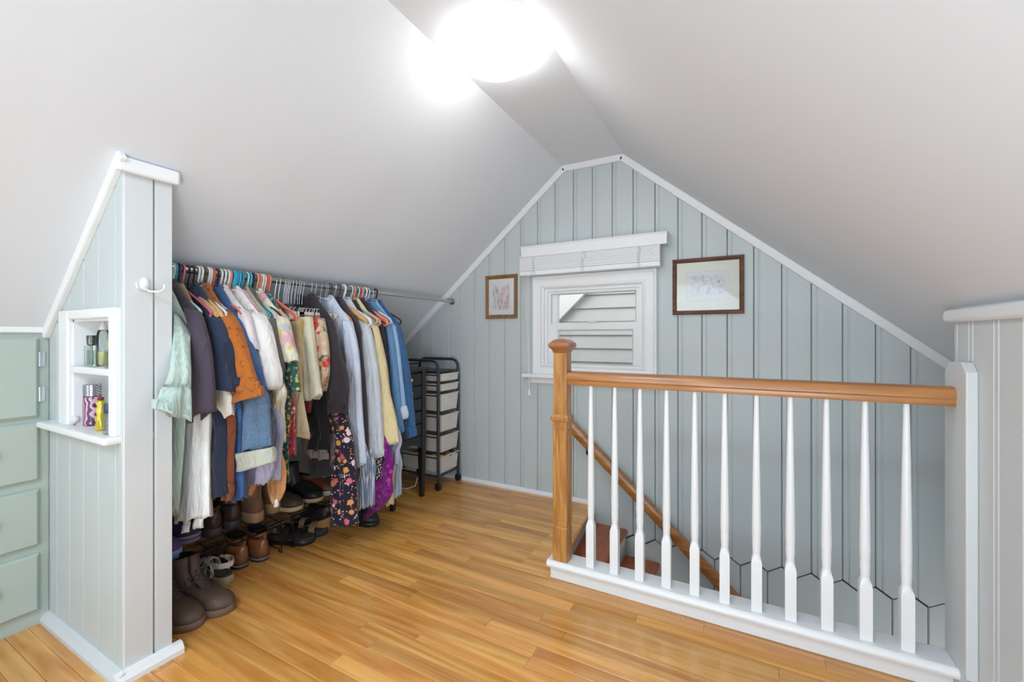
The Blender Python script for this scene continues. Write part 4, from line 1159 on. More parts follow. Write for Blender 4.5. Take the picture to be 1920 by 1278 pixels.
# ---- long pieces whose lower ends show below the tops
def Hn(*a, **k): return hung(*a, **k)
Hn('trousers', 'long white garment hanging lowest at the left, two loose ties at its hem', 'trousers', F['white'], [(344, 760, 388, 760), (339, 850, 391, 845), (333, 920, 394, 912), (334, 978, 396, 966)], -1.72, dy=.02, ref=372, amp=.008, folds=2.5, thick=.045,
   parts=[dict(name='tie', rows=[(340, 960, 352, 960), (343, 985, 354, 985), (344, 998, 354, 997)], thick=.015), dict(name='tie', rows=[(368, 955, 385, 955), (366, 980, 380, 979), (364, 991, 378, 989)], thick=.015)])
Hn('trousers', 'dark navy trousers between the white and the russet garments', 'trousers', F['navy2'], [(396, 790, 422, 790), (390, 870, 423, 870), (392, 934, 424, 930)], -1.74, ref=400, thick=.04)
Hn('coat', 'russet brown suede coat with small tabs at the hem', 'coat', F['brown'], [(416, 770, 437, 770), (418, 860, 437, 860), (422, 918, 437, 921)], -1.74, ref=412, parts=[dict(name='tab', rows=[(420, 905, 429, 905), (420, 935, 427, 938)]), dict(name='tab', rows=[(428, 905, 437, 905), (428, 940, 436, 938)])])
Hn('jacket', 'dark denim jacket front edge with rivet buttons, hanging long', 'jacket', F['denim'], [(434, 750, 452, 750), (433, 830, 452, 830), (436, 900, 456, 900), (439, 944, 457, 932)], -1.73, ref=430)
jd = Hn('jacket', 'washed light denim jacket with a thick pale rolled cuff', 'jacket', F['denim_l'], [(450, 735, 490, 728), (449, 790, 503, 785), (450, 845, 508, 838)], -1.70, ref=452, thick=.06,
   parts=[dict(name='rolled_cuff', mat=fabric('cuff_lining', (186, 186, 172)), rows=[(448, 848, 510, 838), (449, 866, 512, 853), (452, 882, 512, 868)], thick=.085, dy=-.012, nv=5)])
Hn('t_shirt', 'lavender t-shirt with a wavy hem below the denim cuff', 't-shirt', F['lav'], [(455, 850, 508, 850), (460, 890, 511, 884), (462, 913, 500, 905)], -1.73, ref=456, dy=.02, amp=.008)
Hn('skirt', 'small piece of orange skirt hem over the tan boot', 'skirt', F['peach'], [(458, 880, 482, 885), (462, 908, 481, 908), (464, 931, 469, 929)], -1.76, ref=462, dy=.02, thick=.015, nu=8)
Hn('skirt', 'grey lilac skirt left of the teal ring dress hem', 'skirt', F['greylav'], [(506, 780, 528, 780), (508, 850, 528, 850), (508, 886, 526, 902)], -1.74, ref=492)
Hn('jacket', 'peach corduroy jacket hem ending in a point with a white tassel', 'jacket', F['peach'], [(499, 850, 531, 860), (500, 888, 536, 905), (504, 920, 533, 925), (516, 943, 521, 943)], -1.72, ref=500, dy=.01, thick=.02, amp=.003,
   parts=[dict(name='tassel', mat=F['white'], rows=[(517, 938, 520, 938), (515, 950, 522, 950)], thick=.01)])
Hn('scarf', 'yellow and lilac printed scarf hanging left of the teal dress', 'scarf', F['yellowprint'], [(511, 722, 531, 722), (511, 770, 529, 770), (512, 826, 530, 828)], -1.715, ref=502, dy=-.0)
Hn('blouse', 'blouse with grey tie-dyed hem below the yellow scarf', 'blouse', F['lace'], [(508, 800, 526, 800), (507, 850, 524, 852)], -1.74, ref=500)
Hn('blouse', 'red patterned narrow blouse right of the teal dress', 'blouse', F['redprint'], [(538, 740, 550, 740), (539, 800, 551, 800), (540, 854, 551, 852)], -1.74, ref=549, thick=.02)
Hn('skirt', 'dark red skirt corner behind the beige trousers hem', 'skirt', fabric('wine_cotton', (130, 50, 56)), [(566, 735, 582, 735), (568, 760, 580, 775)], -1.80, ref=548, thick=.02, nu=8, dy=.06)
Hn('shorts', 'black shorts hanging under the black trousers', 'shorts', F['black'], [(582, 800, 617, 800), (577, 830, 618, 826), (576, 842, 614, 843)], -1.74, ref=606, dy=.03)
Hn('blouse', 'dusty rose blouse crumpled below the black shorts', 'blouse', F['rose'], [(566, 790, 606, 800), (566, 830, 612, 838), (580, 856, 616, 862)], -1.74, ref=612, dy=.05, amp=.008)
Hn('blouse', 'grey lace blouse with a scalloped hem left of the pale blue sleeve', 'blouse', F['lace'], [(606, 800, 650, 800), (604, 845, 650, 845), (612, 868, 648, 880)], -1.73, ref=640, dy=.03, amp=.008)
Hn('trousers', 'folded dark grey trousers below the lace blouse', 'trousers', F['darkgrey'], [(580, 850, 624, 845), (582, 872, 625, 862), (585, 896, 625, 888)], -1.78, ref=625, dy=.04, thick=.05)
Hn('dress', 'black dress with pink and orange flowers reaching almost to the floor', 'dress', F['darkfloral'], [(625, 800, 654, 800), (625, 868, 664, 868), (623, 920, 668, 920), (624, 965, 669, 962), (631, 985, 669, 983)], -1.70, ref=640, amp=.007, folds=2, thick=.05, nu=18)
Hn('blouse', 'grey and brown striped blouse beside the flowered dress', 'blouse', F['stripe_g'], [(656, 850, 674, 850), (660, 900, 673, 900), (663, 942, 672, 940)], -1.76, ref=664)
Hn('button_shirt', 'blue and white striped shirt hem, left of the two', 'shirt', F['stripe_b'], [(672, 850, 690, 850), (671, 910, 689, 910), (670, 958, 688, 950)], -1.73, ref=672, dy=.0)
Hn('button_shirt', 'blue and white striped shirt hem, right of the two', 'shirt', F['stripe_b'], [(684, 850, 699, 850), (688, 905, 701, 905), (688, 948, 702, 947)], -1.73, ref=683)
Hn('dress', 'black dress with white speckles under the light grey sleeve', 'dress', F['speckle'], [(694, 840, 720, 840), (696, 870, 719, 870), (698, 898, 718, 896)], -1.73, ref=692)
Hn('skirt', 'purple paisley skirt with a slanting hem', 'skirt', F['purple'], [(700, 850, 733, 850), (700, 895, 735, 895), (699, 930, 736, 926), (682, 974, 714, 955)], -1.71, ref=700, amp=.008, thick=.04)
Hn('button_shirt', 'blue denim shirt hem between the light grey and sky blue sleeves', 'shirt', F['denim_m'], [(716, 820, 733, 820), (717, 850, 732, 850), (718, 874, 731, 873)], -1.73, ref=706)
Hn('skirt', 'yellow skirt hem right of the purple paisley skirt', 'skirt', F['butter'], [(728, 850, 739, 850), (727, 900, 738, 900), (727, 947, 737, 945)], -1.74, ref=714)
Hn('blouse', 'lavender white blouse hem beside the denim shirt hem', 'blouse', F['lav'], [(730, 810, 749, 810), (731, 845, 749, 845), (731, 875, 748, 870)], -1.73, ref=716)
Hn('skirt', 'ice blue pleated skirt at the right end of the hems', 'skirt', F['iceblue'], [(735, 850, 749, 850), (736, 890, 750, 890), (737, 938, 751, 927)], -1.73, ref=722, folds=3)

# ------------------------------------------------------------------ shoe racks
def shoe_rack(name, y0, y1, label, front=-2.0, back=-2.27, z=.158):
    t = empty(name, (front, (y0 + y1) / 2, 0), 0, label, 'shoe rack')
    for X, zz_ in ((front, z), (front, z - .018), (back, z + .03), (back, z + .012)):
        MB().tube([(X, y0, zz_), (X, y1, zz_)], .0042, 8).build('rail', M['black_wire'], t, smooth=True)
    m = MB()
    for i in range(5):
        X = front + (back - front) * (i + .5) / 5; zz_ = z + .03 * (i + .5) / 5
        m.tube([(X, y0 + .01, zz_), (X, y1 - .01, zz_)], .002, 6)
    n = 6
    for i in range(n):
        yy = y0 + .02 + (y1 - y0 - .04) * i / (n - 1)
        m.tube([(front, yy, z), (back, yy, z + .03)], .002, 6)
    m.build('shelf', M['black_wire'], t, smooth=True)
    for yy in (y0 + .012, y1 - .012):
        MB().tube([(front, yy, z), (front + .004, yy, .02), (front + .002, yy, .006), (front - .010, yy, .004), (front - .016, yy, .012), (front - .012, yy, .022), (front - .03, yy, .020), (back + .03, yy, .020), (back, yy, .006), (back, yy, z + .03)], .003, 7).build('leg', M['black_wire'], t, smooth=True)
    return t
shoe_rack('shoe_rack', .775, 1.335, 'black wire shoe rack nearest the partition, brown boots beneath')
shoe_rack('shoe_rack.001', 1.375, 1.86, 'second black wire shoe rack, farther from the partition, black sandals beneath')

# ------------------------------------------------------------------ shoes (built toe along +x, heel at x=0)
leather = {}
def lth(name, c, rough=.5, coat=.1, bump=.25):
    if name not in leather: leather[name] = plain('leather_' + name, c, rough, coat=coat, bump=bump, bs=90)
    return leather[name]
dark_in = plain('shoe_inside', (26, 22, 20), .95)
def outline(t, L, Wd):
    """half widths at t in 0..1 (heel to toe), inner/outer averaged"""
    k = [(0, .0), (.02, .42), (.07, .62), (.16, .70), (.30, .68), (.45, .72), (.6, .88), (.72, .98), (.82, .97), (.91, .78), (.97, .48), (1, .0)]
    for (a, va), (b, vb) in zip(k, k[1:]):
        if t <= b:
            f = (t - a) / (b - a); f = f * f * (3 - 2 * f) if 0.1 < t < .9 else f ** (.8 if t < .5 else 1)
            return (va + (vb - va) * f) * Wd / 2
    return 0
TS = [0, .015, .04, .09, .16, .25, .35, .46, .57, .67, .76, .84, .90, .945, .975, .992, 1]
def shoe(name, label, pos, rz, L=.28, Wd=.10, sole=.025, upper='boot', H=.17, mat=None, smat=None, cat='boot', laces=None, tilt=0, heel=0.0, scol2=None, mark=None, extra=None):
    root = bpy.data.objects.new(name, None); COL.objects.link(root); root['_local'] = 1
    root.location = pos; root.rotation_euler = (0, math.radians(-tilt), math.radians(rz)); tag(root, label, cat)
    mat = mat or lth('brown', (92, 64, 48)); smat = smat or M['black']
    # sole
    up = [(t * L, outline(t, L, Wd)) for t in TS]; poly = up + [(x, -y) for x, y in up[-2:0:-1]]
    rings = []
    for s, z in ((.95, 0), (1.0, .004), (1.02, sole * .55), (1.0, sole * .92), (.97, sole)):
        rings.append([(L / 2 + (x - L / 2) * (1 + (s - 1) * .5), y * s, z + heel * max(0, (1 - x / L * 1.7))) for x, y in poly])
    if heel: rings[0] = [(x, y, 0) for x, y, z in rings[0]]
    m = MB().loft(rings)
    so = m.build('sole', smat, root, smooth=True)
    if scol2:
        m = MB(); pts = [(L / 2 + (x - L / 2) * 1.012, y * 1.03, sole * .6) for x, y in poly]
        m.tube(pts, .0028, 5, closed=True); m.build('sole_stripe', scol2, so, smooth=True)
    if upper in ('boot', 'shoe', 'sneaker'):
        low = upper != 'boot'
        hz = (H if low else .085)
        def hgt(t):
            k = [(0, hz * .8), (.05, hz), (.3, hz * .95), (.45, hz * .92), (.6, .068), (.75, .052), (.88, .044), (.96, .030), (1, .012)]
            for (a, va), (b, vb) in zip(k, k[1:]):
                if t <= b: f = (t - a) / (b - a); return va + (vb - va) * f
            return .012
        rings = []
        for t in TS:
            w_ = max(outline(t, L, Wd) * .97, .002); h = hgt(t); zb = sole * .9 + heel * max(0, (1 - t * 1.7))
            ring = []
            for i in range(15):
                a = math.pi * i / 14
                ring.append((t * L * .985 + L * .006, w_ * math.copysign(abs(math.cos(a)) ** .75, math.cos(a)) * (1 - .12 * math.sin(a)), zb + h * math.sin(a) ** .62 if 0 < i < 14 else zb))
            rings.append(ring)
        m = MB().loft(rings)
        upo = m.build('upper', mat, root, smooth='all')
        if upper == 'boot':
            rings = []
            zs = sole + heel
            n = 16; c0 = L * .20
            prof = [(.03, .060, .037, .010), (.07, .062, .038, .006), (.10, .056, .038, .0), (H * .8, .054, .041, -.004), (H, .057, .044, -.006), (H + .001, .051, .038, -.006), (H - .03, .050, .037, -.005)]
            for z, rx, ry, dx in prof:
                rings.append([(c0 + .012 + dx + rx * math.cos(2 * math.pi * k / n), ry * math.sin(2 * math.pi * k / n), zs + z + (.008 * math.cos(2 * math.pi * k / n) if z > H * .7 else 0)) for k in range(n)])
            MB().loft(rings[:6], True, False).build('shaft', mat, root, smooth='all')
            MB().loft([rings[5], rings[6]], False, True).build('lining', dark_in, root, smooth=True)
            # pull tab / back seam
            MB().tube([(c0 - .046, 0, zs + .03), (c0 - .048, 0, zs + H * .8), (c0 - .052, 0, zs + H)], .003, 6, rr=[(.003, .007)] * 3).build('heel_strip', mat, root, smooth=True)
        else:
            n = 16
            rings = [[(L * .25 + .066 * math.cos(2 * math.pi * k / n) * s, .029 * math.sin(2 * math.pi * k / n) * s, sole + heel * .6 + H * (.93 + d_) + .012 * abs(math.cos(2 * math.pi * k / n)) ** 2) for k in range(n)] for s, d_ in ((1.12, -.25), (1.08, .0), (1.0, .08), (.9, .02), (.86, -.3))]
            MB().loft(rings[:3], False, False).loft(rings[2:4], False, False).build('collar', mat, root, smooth='all')
            MB().loft(rings[3:], False, True).build('lining', dark_in, root, smooth=True)
        if laces:
            lm_ = laces
            m = MB()
            for i in range(6):
                f = i / 5
                x = L * (.62 - .24 * f); z = sole + .070 + (.0 + .095 * f ** 1.3 if upper == 'boot' else .03 * f)
                if upper == 'boot' and f > .45: x = L * .44 + .003; z = sole + .09 + (H - .10) * (f - .3)
                w_ = .020
                s = 1 if i % 2 else -1
                m.tube([(x - .004 * s, -w_, z - .004), (x + .006, 0, z + .007), (x + .012 * s * .5, w_, z - .002)], .0028, 6)
                m.tube([(x - .012, -w_ * .9, z + .006), (x + .004, 0, z + .012), (x + .006, w_ * .9, z - .006)], .0021, 6)
            m.tube([(L * .45, .0, sole + H * .75), (L * .50, .03, sole + H * .7), (L * .54, .046, sole + H * .5), (L * .58, .050, sole + .05)], .0021, 6)
            m.tube([(L * .45, .0, sole + H * .75), (L * .52, -.02, sole + H * .72), (L * .57, -.044, sole + H * .5), (L * .60, -.048, sole + .06)], .0021, 6)
            m.build('laces', plain('laces', (62, 60, 70), .8), root, smooth=True)
            rings = []
            for z, x0 in ((.06, L * .60), (.085, L * .50), (.12, L * .43), (H + .012, L * .42)):
                z_ = min(z, H + .015)
                rings.append([(x0 + .010, -.020, sole + z_), (x0 + .018, 0, sole + z_ + .004), (x0 + .010, .020, sole + z_), (x0 - .004, .020, sole + z_), (x0, 0, sole + z_), (x0 - .004, -.020, sole + z_)])
            if upper == 'boot': MB().loft(rings).build('tongue', mat, root, smooth='all')
            m = MB()
            for s in (-1, 1):
                for i in range(5):
                    f = i / 4
                    m.lathe([(.0035, 0), (.0035, .002)], (L * (.60 - .17 * f), s * .026, sole + .066 + .03 * f), 8)
            m.build('eyelets', M['black'], root)
    elif upper == 'sandal':
        bed = [(x * .97 + L * .015, y * .9) for x, y in up]; bp = bed + [(x, -y) for x, y in bed[-2:0:-1]]
        MB().loft([[(x, y, sole * .9) for x, y in bp], [(x, y, sole + .006) for x, y in bp]]).build('footbed', lth('footbed', (80, 70, 62), .8), root, smooth=True)
        def band(x, w_, h, wid, nm='strap', lean=0, mt=None):
            rings = []
            for i in range(13):
                a = math.pi * i / 12
                yy = w_ * math.cos(a); zz_ = sole * .8 + h * math.sin(a) ** .8 if 0 < i < 12 else sole * .6
                dx = lean * math.sin(a)
                c = Vector((x + dx, yy, zz_)); o = Vector((0, math.cos(a), math.sin(a))) * .0022
                rings.append([c + o + Vector((wid / 2, 0, 0)), c - o + Vector((wid / 2, 0, 0)), c - o - Vector((wid / 2, 0, 0)), c + o - Vector((wid / 2, 0, 0))])
            MB().loft(rings).build(nm, mt or mat, root, smooth=True)
        band(L * .72, Wd * .48, .045, .032)
        band(L * .48, Wd * .38, .066, .028)
        # heel loop
        rings = []
        for i in range(15):
            a = math.radians(-115 + 230 * i / 14)
            c = Vector((L * .18 - .055 * math.cos(a) + .01, .038 * math.sin(a), sole + .052)); o = Vector((-math.cos(a), math.sin(a), 0)) * .002
            rings.append([c + o + Vector((0, 0, .011)), c - o + Vector((0, 0, .011)), c - o - Vector((0, 0, .011)), c + o - Vector((0, 0, .011))])
        MB().loft(rings).build('heel_strap', extra or mat, root, smooth=True)
        for s in (-1, 1):
            MB().tube([(L * .25, s * .036, sole), (L * .23, s * .040, sole + .05), (L * .42, s * .030, sole + .055)], .002, 6, rr=[(.002, .008)] * 3).build('side_strap', mat, root, smooth=True)
    if mark:
        m = MB(); f = .5
        for a in range(0, 180, 36):
            t = math.radians(a)
            yy = -(outline(f, L, Wd) * .97)
            m.tube([(L * f - .012 * math.cos(t), yy - .0005 + .003, sole + .030 - .010 * math.sin(t)), (L * f + .012 * math.cos(t), yy - .0005 + .003, sole + .030 + .010 * math.sin(t))], .0018, 5)
        m.build('emblem', mark, root)
    return root
def at_toe(px, py, z, rz, L):
    p = on_z(px, py, z); a = math.radians(rz); return (p.x - L * math.cos(a), p.y - L * math.sin(a), z)
def at_heel(px, py, z):
    p = on_z(px, py, z); return (p.x, p.y, z)
RKZ = .165
lb = lth('dusty_brown', (92, 72, 60), .6, .1, .5)
sgum = plain('brown_gum_sole', (116, 92, 78), .7)
shoe('lace_boot', 'brown lace-up boot on the floor hard against the partition', at_toe(376, 1176, 0, 12, .30), 12, .30, .112, .028, 'boot', .17, lb, sgum, laces=True)
shoe('lace_boot.001', 'brown lace-up boot on the floor, toe pointing into the room', at_toe(437, 1146, 0, 20, .30), 20, .30, .112, .028, 'boot', .17, lb, sgum, laces=True)
shoe('sandal', 'pale strapped sandal with a thick sole behind the lace-up boot', at_heel(432, 1094, 0), 188, .25, .09, .034, 'sandal', mat=lth('pale_strap', (206, 196, 180), .7), smat=plain('sand_sole', (176, 158, 134), .7), cat='sandal')
tanb = lth('saddle', (136, 86, 52), .32, .4)
dsole = plain('dark_stacked_sole', (60, 52, 56), .5)
shoe('pull_on_boot', 'glossy saddle brown boot on the floor, left of the pair, heel outward', at_heel(461, 1064, 0), 186, .29, .10, .026, 'boot', .115, tanb, dsole, scol2=plain('welt', (150, 140, 130), .6))
shoe('pull_on_boot.001', 'glossy saddle brown boot on the floor, right of the pair, heel outward', at_heel(499, 1051, 0), 184, .29, .10, .026, 'boot', .115, tanb, dsole, scol2=plain('welt', (150, 140, 130), .6))
shoe('sandal.001', 'black sport sandal on the floor with a beige strap edge', at_toe(590, 1016, 0, 28, .26), 28, .26, .10, .026, 'sandal', mat=lth('black_strap', (30, 28, 30), .6), smat=M['black'], cat='sandal', extra=lth('taupe_strap', (140, 116, 94), .7))
shoe('sandal.002', 'black slide sandal on the floor beyond the sport sandal', at_toe(615, 1000, 0, 28, .25), 28, .25, .10, .024, 'sandal', mat=lth('taupe_strap', (140, 116, 94), .7), smat=plain('navy_sole', (44, 50, 62), .6), cat='sandal')
shoe('wedge_shoe', 'black shoe with a tan wedge heel beside the flowered dress', at_heel(618, 996, 0), 195, .24, .09, .03, 'shoe', .07, lth('black_up', (34, 30, 30)), plain('tan_wedge', (172, 128, 82), .7), cat='shoe', heel=.05)
# on the rack
shoe('sneaker', 'black and purple trainer with a grey lilac sole on the rack', at_toe(374, 1012, RKZ + .01, 30, .26), 30, .26, .10, .034, 'sneaker', .075, lth('purple_mesh', (72, 52, 88), .8), plain('lilac_sole', (150, 148, 170), .6), cat='trainer', mark=pcol('white', HC['white']), scol2=plain('violet_stripe', (92, 84, 130), .6))
shoe('sneaker.001', 'light blue soled trainer half hidden by the partition edge', at_toe(335, 1046, RKZ + .01, 22, .26), 22, .26, .10, .034, 'sneaker', .075, lth('purple_knit', (112, 84, 150), .8), plain('ice_blue_sole', (150, 186, 222), .5), cat='trainer')
dkb = lth('dark_brown', (66, 48, 42), .5); gsole = plain('grey_rubber_sole', (74, 66, 66), .6)
shoe('ankle_boot', 'dark brown ankle boot with grey sole on the rack, left of two', at_heel(410, 1004, RKZ), 188, .29, .10, .036, 'boot', .10, dkb, gsole)
shoe('ankle_boot.001', 'dark brown ankle boot with grey sole on the rack, right of two', at_heel(446, 989, RKZ), 188, .29, .10, .036, 'boot', .10, dkb, gsole)
tan = lth('taupe_suede', (128, 96, 72), .85, 0); tsole = plain('tan_platform_sole', (176, 138, 104), .7)
shoe('platform_boot', 'taupe suede boot with tan platform sole, left of the pair on the rack', at_heel(489, 978, RKZ), 186, .27, .10, .048, 'boot', .17, tan, tsole)
shoe('platform_boot.001', 'taupe suede boot with tan platform sole, right of the pair on the rack', at_heel(523, 960, RKZ), 186, .27, .10, .048, 'boot', .17, tan, tsole)
csole = plain('cream_crepe_sole', (206, 178, 140), .7)
shoe('chukka_boot', 'dark brown boot with cream sole on the far rack, toe outward', at_toe(566, 955, RKZ, 14, .28), 14, .28, .105, .022, 'boot', .15, lth('umber', (74, 56, 46), .6), csole)
shoe('chukka_boot.001', 'black boot with cream sole on the far rack, toe outward', at_toe(604, 938, RKZ, 14, .28), 14, .28, .105, .020, 'boot', .17, lth('jet', (30, 28, 32), .55), csole)
shoe('low_shoe', 'reddish brown shoe with white sole behind the black boot', at_toe(626, 926, RKZ, 14, .26), 14, .26, .095, .026, 'shoe', .07, lth('oxblood', (128, 72, 52), .5), plain('white_sole', (214, 206, 192), .5), cat='shoe')
shoe('ankle_boot.002', 'black ankle boot on the floor under the purple skirt', at_toe(710, 984, 0, 12, .26), 12, .26, .095, .022, 'boot', .13, lth('jet', (30, 28, 32), .55), M['black'])

# ------------------------------------------------------------------ black chest of small drawers
ch = empty('drawer_chest', (-2.0, 2.1, 0), 0, 'black painted chest with six small drawers on long legs', 'chest')
CX0, CX1, CY0, CY1 = -2.20, -1.865, 1.95, 2.262
for (X, Y) in ((CX1 - .02, CY0 + .02), (CX1 - .02, CY1 - .02), (CX0 + .02, CY0 + .02), (CX0 + .02, CY1 - .02)):
    m = MB(); r_ = lambda h, z, X=X, Y=Y: [(X - h, Y - h, z), (X + h, Y - h, z), (X + h, Y + h, z), (X - h, Y + h, z)]
    m.loft([r_(.013, 0), r_(.020, .33), r_(.020, .84)]).build('leg', M['black'], ch, bevel=.002)
m = MB().box(CX0, CY0 + .005, .40, CX1 - .018, CY1 - .005, .84)
m.build('carcass', M['black'], ch)
poly = [(CY0 + .03, .41), (CY0 + .03, .33)] + [(CY0 + .04 + (CY1 - CY0 - .08) * i / 10, .33 + .035 * math.sin(math.pi * i / 10)) for i in range(11)] + [(CY1 - .03, .33), (CY1 - .03, .41)]
MB().prism(poly, lambda u, v, w: (w, u, v), CX1 - .022, CX1 - .006).build('apron', M['black'], ch)
MB().prism([(CX0 + .03, .41), (CX0 + .03, .33), (CX1 - .03, .33), (CX1 - .03, .41)], lambda u, v, w: (u, w, v), CY1 - .02, CY1 - .008).build('apron', M['black'], ch)
MB().box(CX0 - .01, CY0 - .02, .84, CX1 + .015, CY1 + .035, .862).build('top', M['black'], ch, bevel=.005)
zz_ = [.832, .748, .664, .580, .496, .412]
for i in range(5):
    z1, z0 = zz_[i] - .006, zz_[i + 1] + .002
    dr = MB().box(CX1 - .02, CY0 + .042, z0, CX1 - .004, CY1 - .042, z1).build('drawer', M['black'], ch, bevel=.003)
    MB().lathe([(.004, 0), (.004, .008), (.010, .012), (.011, .018), (.006, .023)], (CX1 - .004, (CY0 + CY1) / 2, (z0 + z1) / 2), 12, 'x').build('knob', M['chrome'], dr, smooth=True)

# ------------------------------------------------------------------ rolling cart of drawers
ct = empty('drawer_cart', (-2.03, 2.49, 0), 0, 'slate metal rolling cart with six white plastic drawers', 'cart')
AX0, AX1, AY0, AY1 = -2.22, -1.852, 2.375, 2.612
for yy in (AY0, AY1):
    MB().tube([(AX1, yy, .06), (AX1, yy, .80), (AX1 - .004, yy, .86), (AX1 - .02, yy, .888), (AX1 - .05, yy, .90), (AX0 + .05, yy, .90), (AX0 + .02, yy, .888), (AX0 + .004, yy, .86), (AX0, yy, .80), (AX0, yy, .06)], .0105, 10).build('side_frame', M['dark_metal'], ct, smooth=True)
    for X in (AX0, AX1):
        m = MB().lathe([(.006, .045), (.006, .07)], (X, yy, 0), 8)
        m.lathe([(.012, -.012), (.024, -.010), (.024, .010), (.012, .012)], (X, yy, .024), 16, 'y')
        m.box(X - .016, yy - .013, .03, X + .012, yy + .013, .05)
        m.build('caster', M['black'], ct, smooth=True)
for X, z, r_ in ((AX0, .095, .007), (AX1, .095, .007), (AX0, .5, .005), (AX0, .86, .006)):
    MB().tube([(X, AY0, z), (X, AY1, z)], r_, 8).build('cross_bar', M['dark_metal'], ct, smooth=True)
for yy in (AY0, AY1): MB().tube([(AX0, yy, .095), (AX1, yy, .095)], .007, 8).build('cross_bar', M['dark_metal'], ct, smooth=True)
MB().box(AX0, AY0, .815, AX1 + .004, AY1, .826).build('top_tray', M['dark_metal'], ct, bevel=.004)
spec = [(.752, .808), (.683, .735), (.540, .664), (.396, .517), (.252, .373), (.108, .229)]
for i, (z0, z1) in enumerate(spec):
    a, b2 = AY0 + .022, AY1 - .012; x0, x1 = AX0 + .02, AX1 + .012
    tp = .010 * (z1 - z0) / .12
    m = MB()
    def rr_(ins, z, inn=0): return [(x0 + ins + inn, a + ins + inn, z), (x1 - ins - inn, a + ins + inn, z), (x1 - ins - inn, b2 - ins - inn, z), (x0 + ins + inn, b2 - ins - inn, z)]
    m.loft([rr_(tp + .006, z0), rr_(tp, z0 + .006), rr_(.002, z1 - .008), rr_(-.004, z1 - .007), rr_(-.004, z1), rr_(.004, z1), rr_(tp + .006, z0 + .010)], True, True)
    dr = m.build('drawer', M['plastic'], ct, bevel=.0015)
    MB().tube([(x1 - .002, (a + b2) / 2 - .018, z1 - .012), (x1 + .003, (a + b2) / 2 - .014, z1 - .032), (x1 + .003, (a + b2) / 2 + .014, z1 - .032), (x1 - .002, (a + b2) / 2 + .018, z1 - .012)], .002, 6).build('pull', M['plastic'], dr, smooth=True)
    MB().tube([(AX1 - .004, AY0 + .006, z1 - .012), (AX0, AY0 + .006, z1 - .012)], .004, 6).tube([(AX1 - .004, AY1 - .006, z1 - .012), (AX0, AY1 - .006, z1 - .012)], .004, 6).build('runner', M['dark_metal'], ct, smooth=True)
# bright odds and ends lying in the lowest drawer
odds = [('yellow', (214, 186, 60)), ('maroon', (120, 40, 60)), ('olive', (120, 120, 60)), ('orange', (210, 110, 60)), ('plum', (90, 50, 90))]
random.seed(9)
for i, (nm, c) in enumerate(odds):
    yy = AY0 + .055 + i * .036; x = AX1 - .03 - random.uniform(0, .03)
    rings = []
    for j in range(6):
        u = j / 5; r1 = .020 * math.sin(math.pi * (u * .86 + .07)) ** .6
        rings.append([(x - .05 + .10 * u, yy + r1 * math.cos(a), .222 + r1 * .55 * math.sin(a) + .004 * math.sin(9 * u + i)) for a in [k * math.pi / 5 for k in range(10)]])
    MB().loft(rings).build('rolled_sock', fabric('sock_' + nm, c), None, origin=(x, yy, .21), smooth='all', label='%s rolled sock lying in the lowest drawer of the cart' % nm, cat='sock')
# cable on the floor under the chest
MB().tube([(-2.35, 2.30, .004), (-2.2, 2.27, .004), (-2.06, 2.29, .005), (-2.0, 2.31, .03), (-1.98, 2.31, .09)], .003, 6).build('power_cable', M['white'], None, origin=(-2.1, 2.29, 0), smooth=True, label='white cable looping over the floor beneath the drawer chest', cat='cable')

# ------------------------------------------------------------------ bottles in the niche
def glass_solid(name, c, rough=.03):
    m, n, l, b = base_mat(name, c, rough); b.inputs['Transmission Weight'].default_value = .85; b.inputs['IOR'].default_value = 1.3
    return m
gclear = glassy('bottle_glass', (240, 245, 243), .03, ior=1.5)
gfrost = glassy('pale_green_glass', (238, 245, 240), .05, ior=1.5)
ZS1, ZS0 = .966, .758
def pxq(px, py, Y): return on_y(px, py, Y)
def rbox(x, y, z, w, d, h, r=.005):
    pts = []
    for sx, sy, a0 in ((1, 1, 0), (-1, 1, 90), (-1, -1, 180), (1, -1, 270)):
        for k in range(4):
            a = math.radians(a0 + 30 * k); pts.append((x + sx * (w / 2 - r) + r * math.cos(a), y + sy * (d / 2 - r) + r * math.sin(a)))
    return MB().loft([[(p, q2, zz) for p, q2 in pts] for zz in (z, z + h)])
def bottle(label, px, Y, z, build, cat='perfume bottle', name='perfume_bottle'):
    x = on_y(px, 680, Y).x
    o = empty(name, (x, Y, z), 0, label, cat); build(o, x, Y, z); return o
liqg = plain('pale_green_liquid', (214, 230, 214), .1); liqy = glass_solid('amber_liquid', (226, 190, 40)); liqc = plain('pale_amber', (232, 222, 150), .2)
def b1(o, x, y, z):
    rbox(x, y, z + .001, .052, .026, .070).build('glass_body', gfrost, o, smooth=True)
    rbox(x, y, z + .006, .042, .018, .050, .004).build('liquid', glass_solid('green_scent', (236, 243, 236)), o, smooth=True)
    MB().tube([(x, y, z + .006), (x, y, z + .078)], .0045, 8).build('spray_tube', plain('tube_white', (235, 240, 240), .3), o, smooth=True)
    MB().lathe([(.009, .072), (.0125, .075), (.0145, .104), (.013, .107)], (x, y, z), 18).build('cap', plain('smoked_chrome', (110, 112, 112), .18, .9), o, smooth=True)
bottle('clear flat perfume bottle with a dark chrome cap on the upper niche shelf', 172, .622, ZS1, b1)
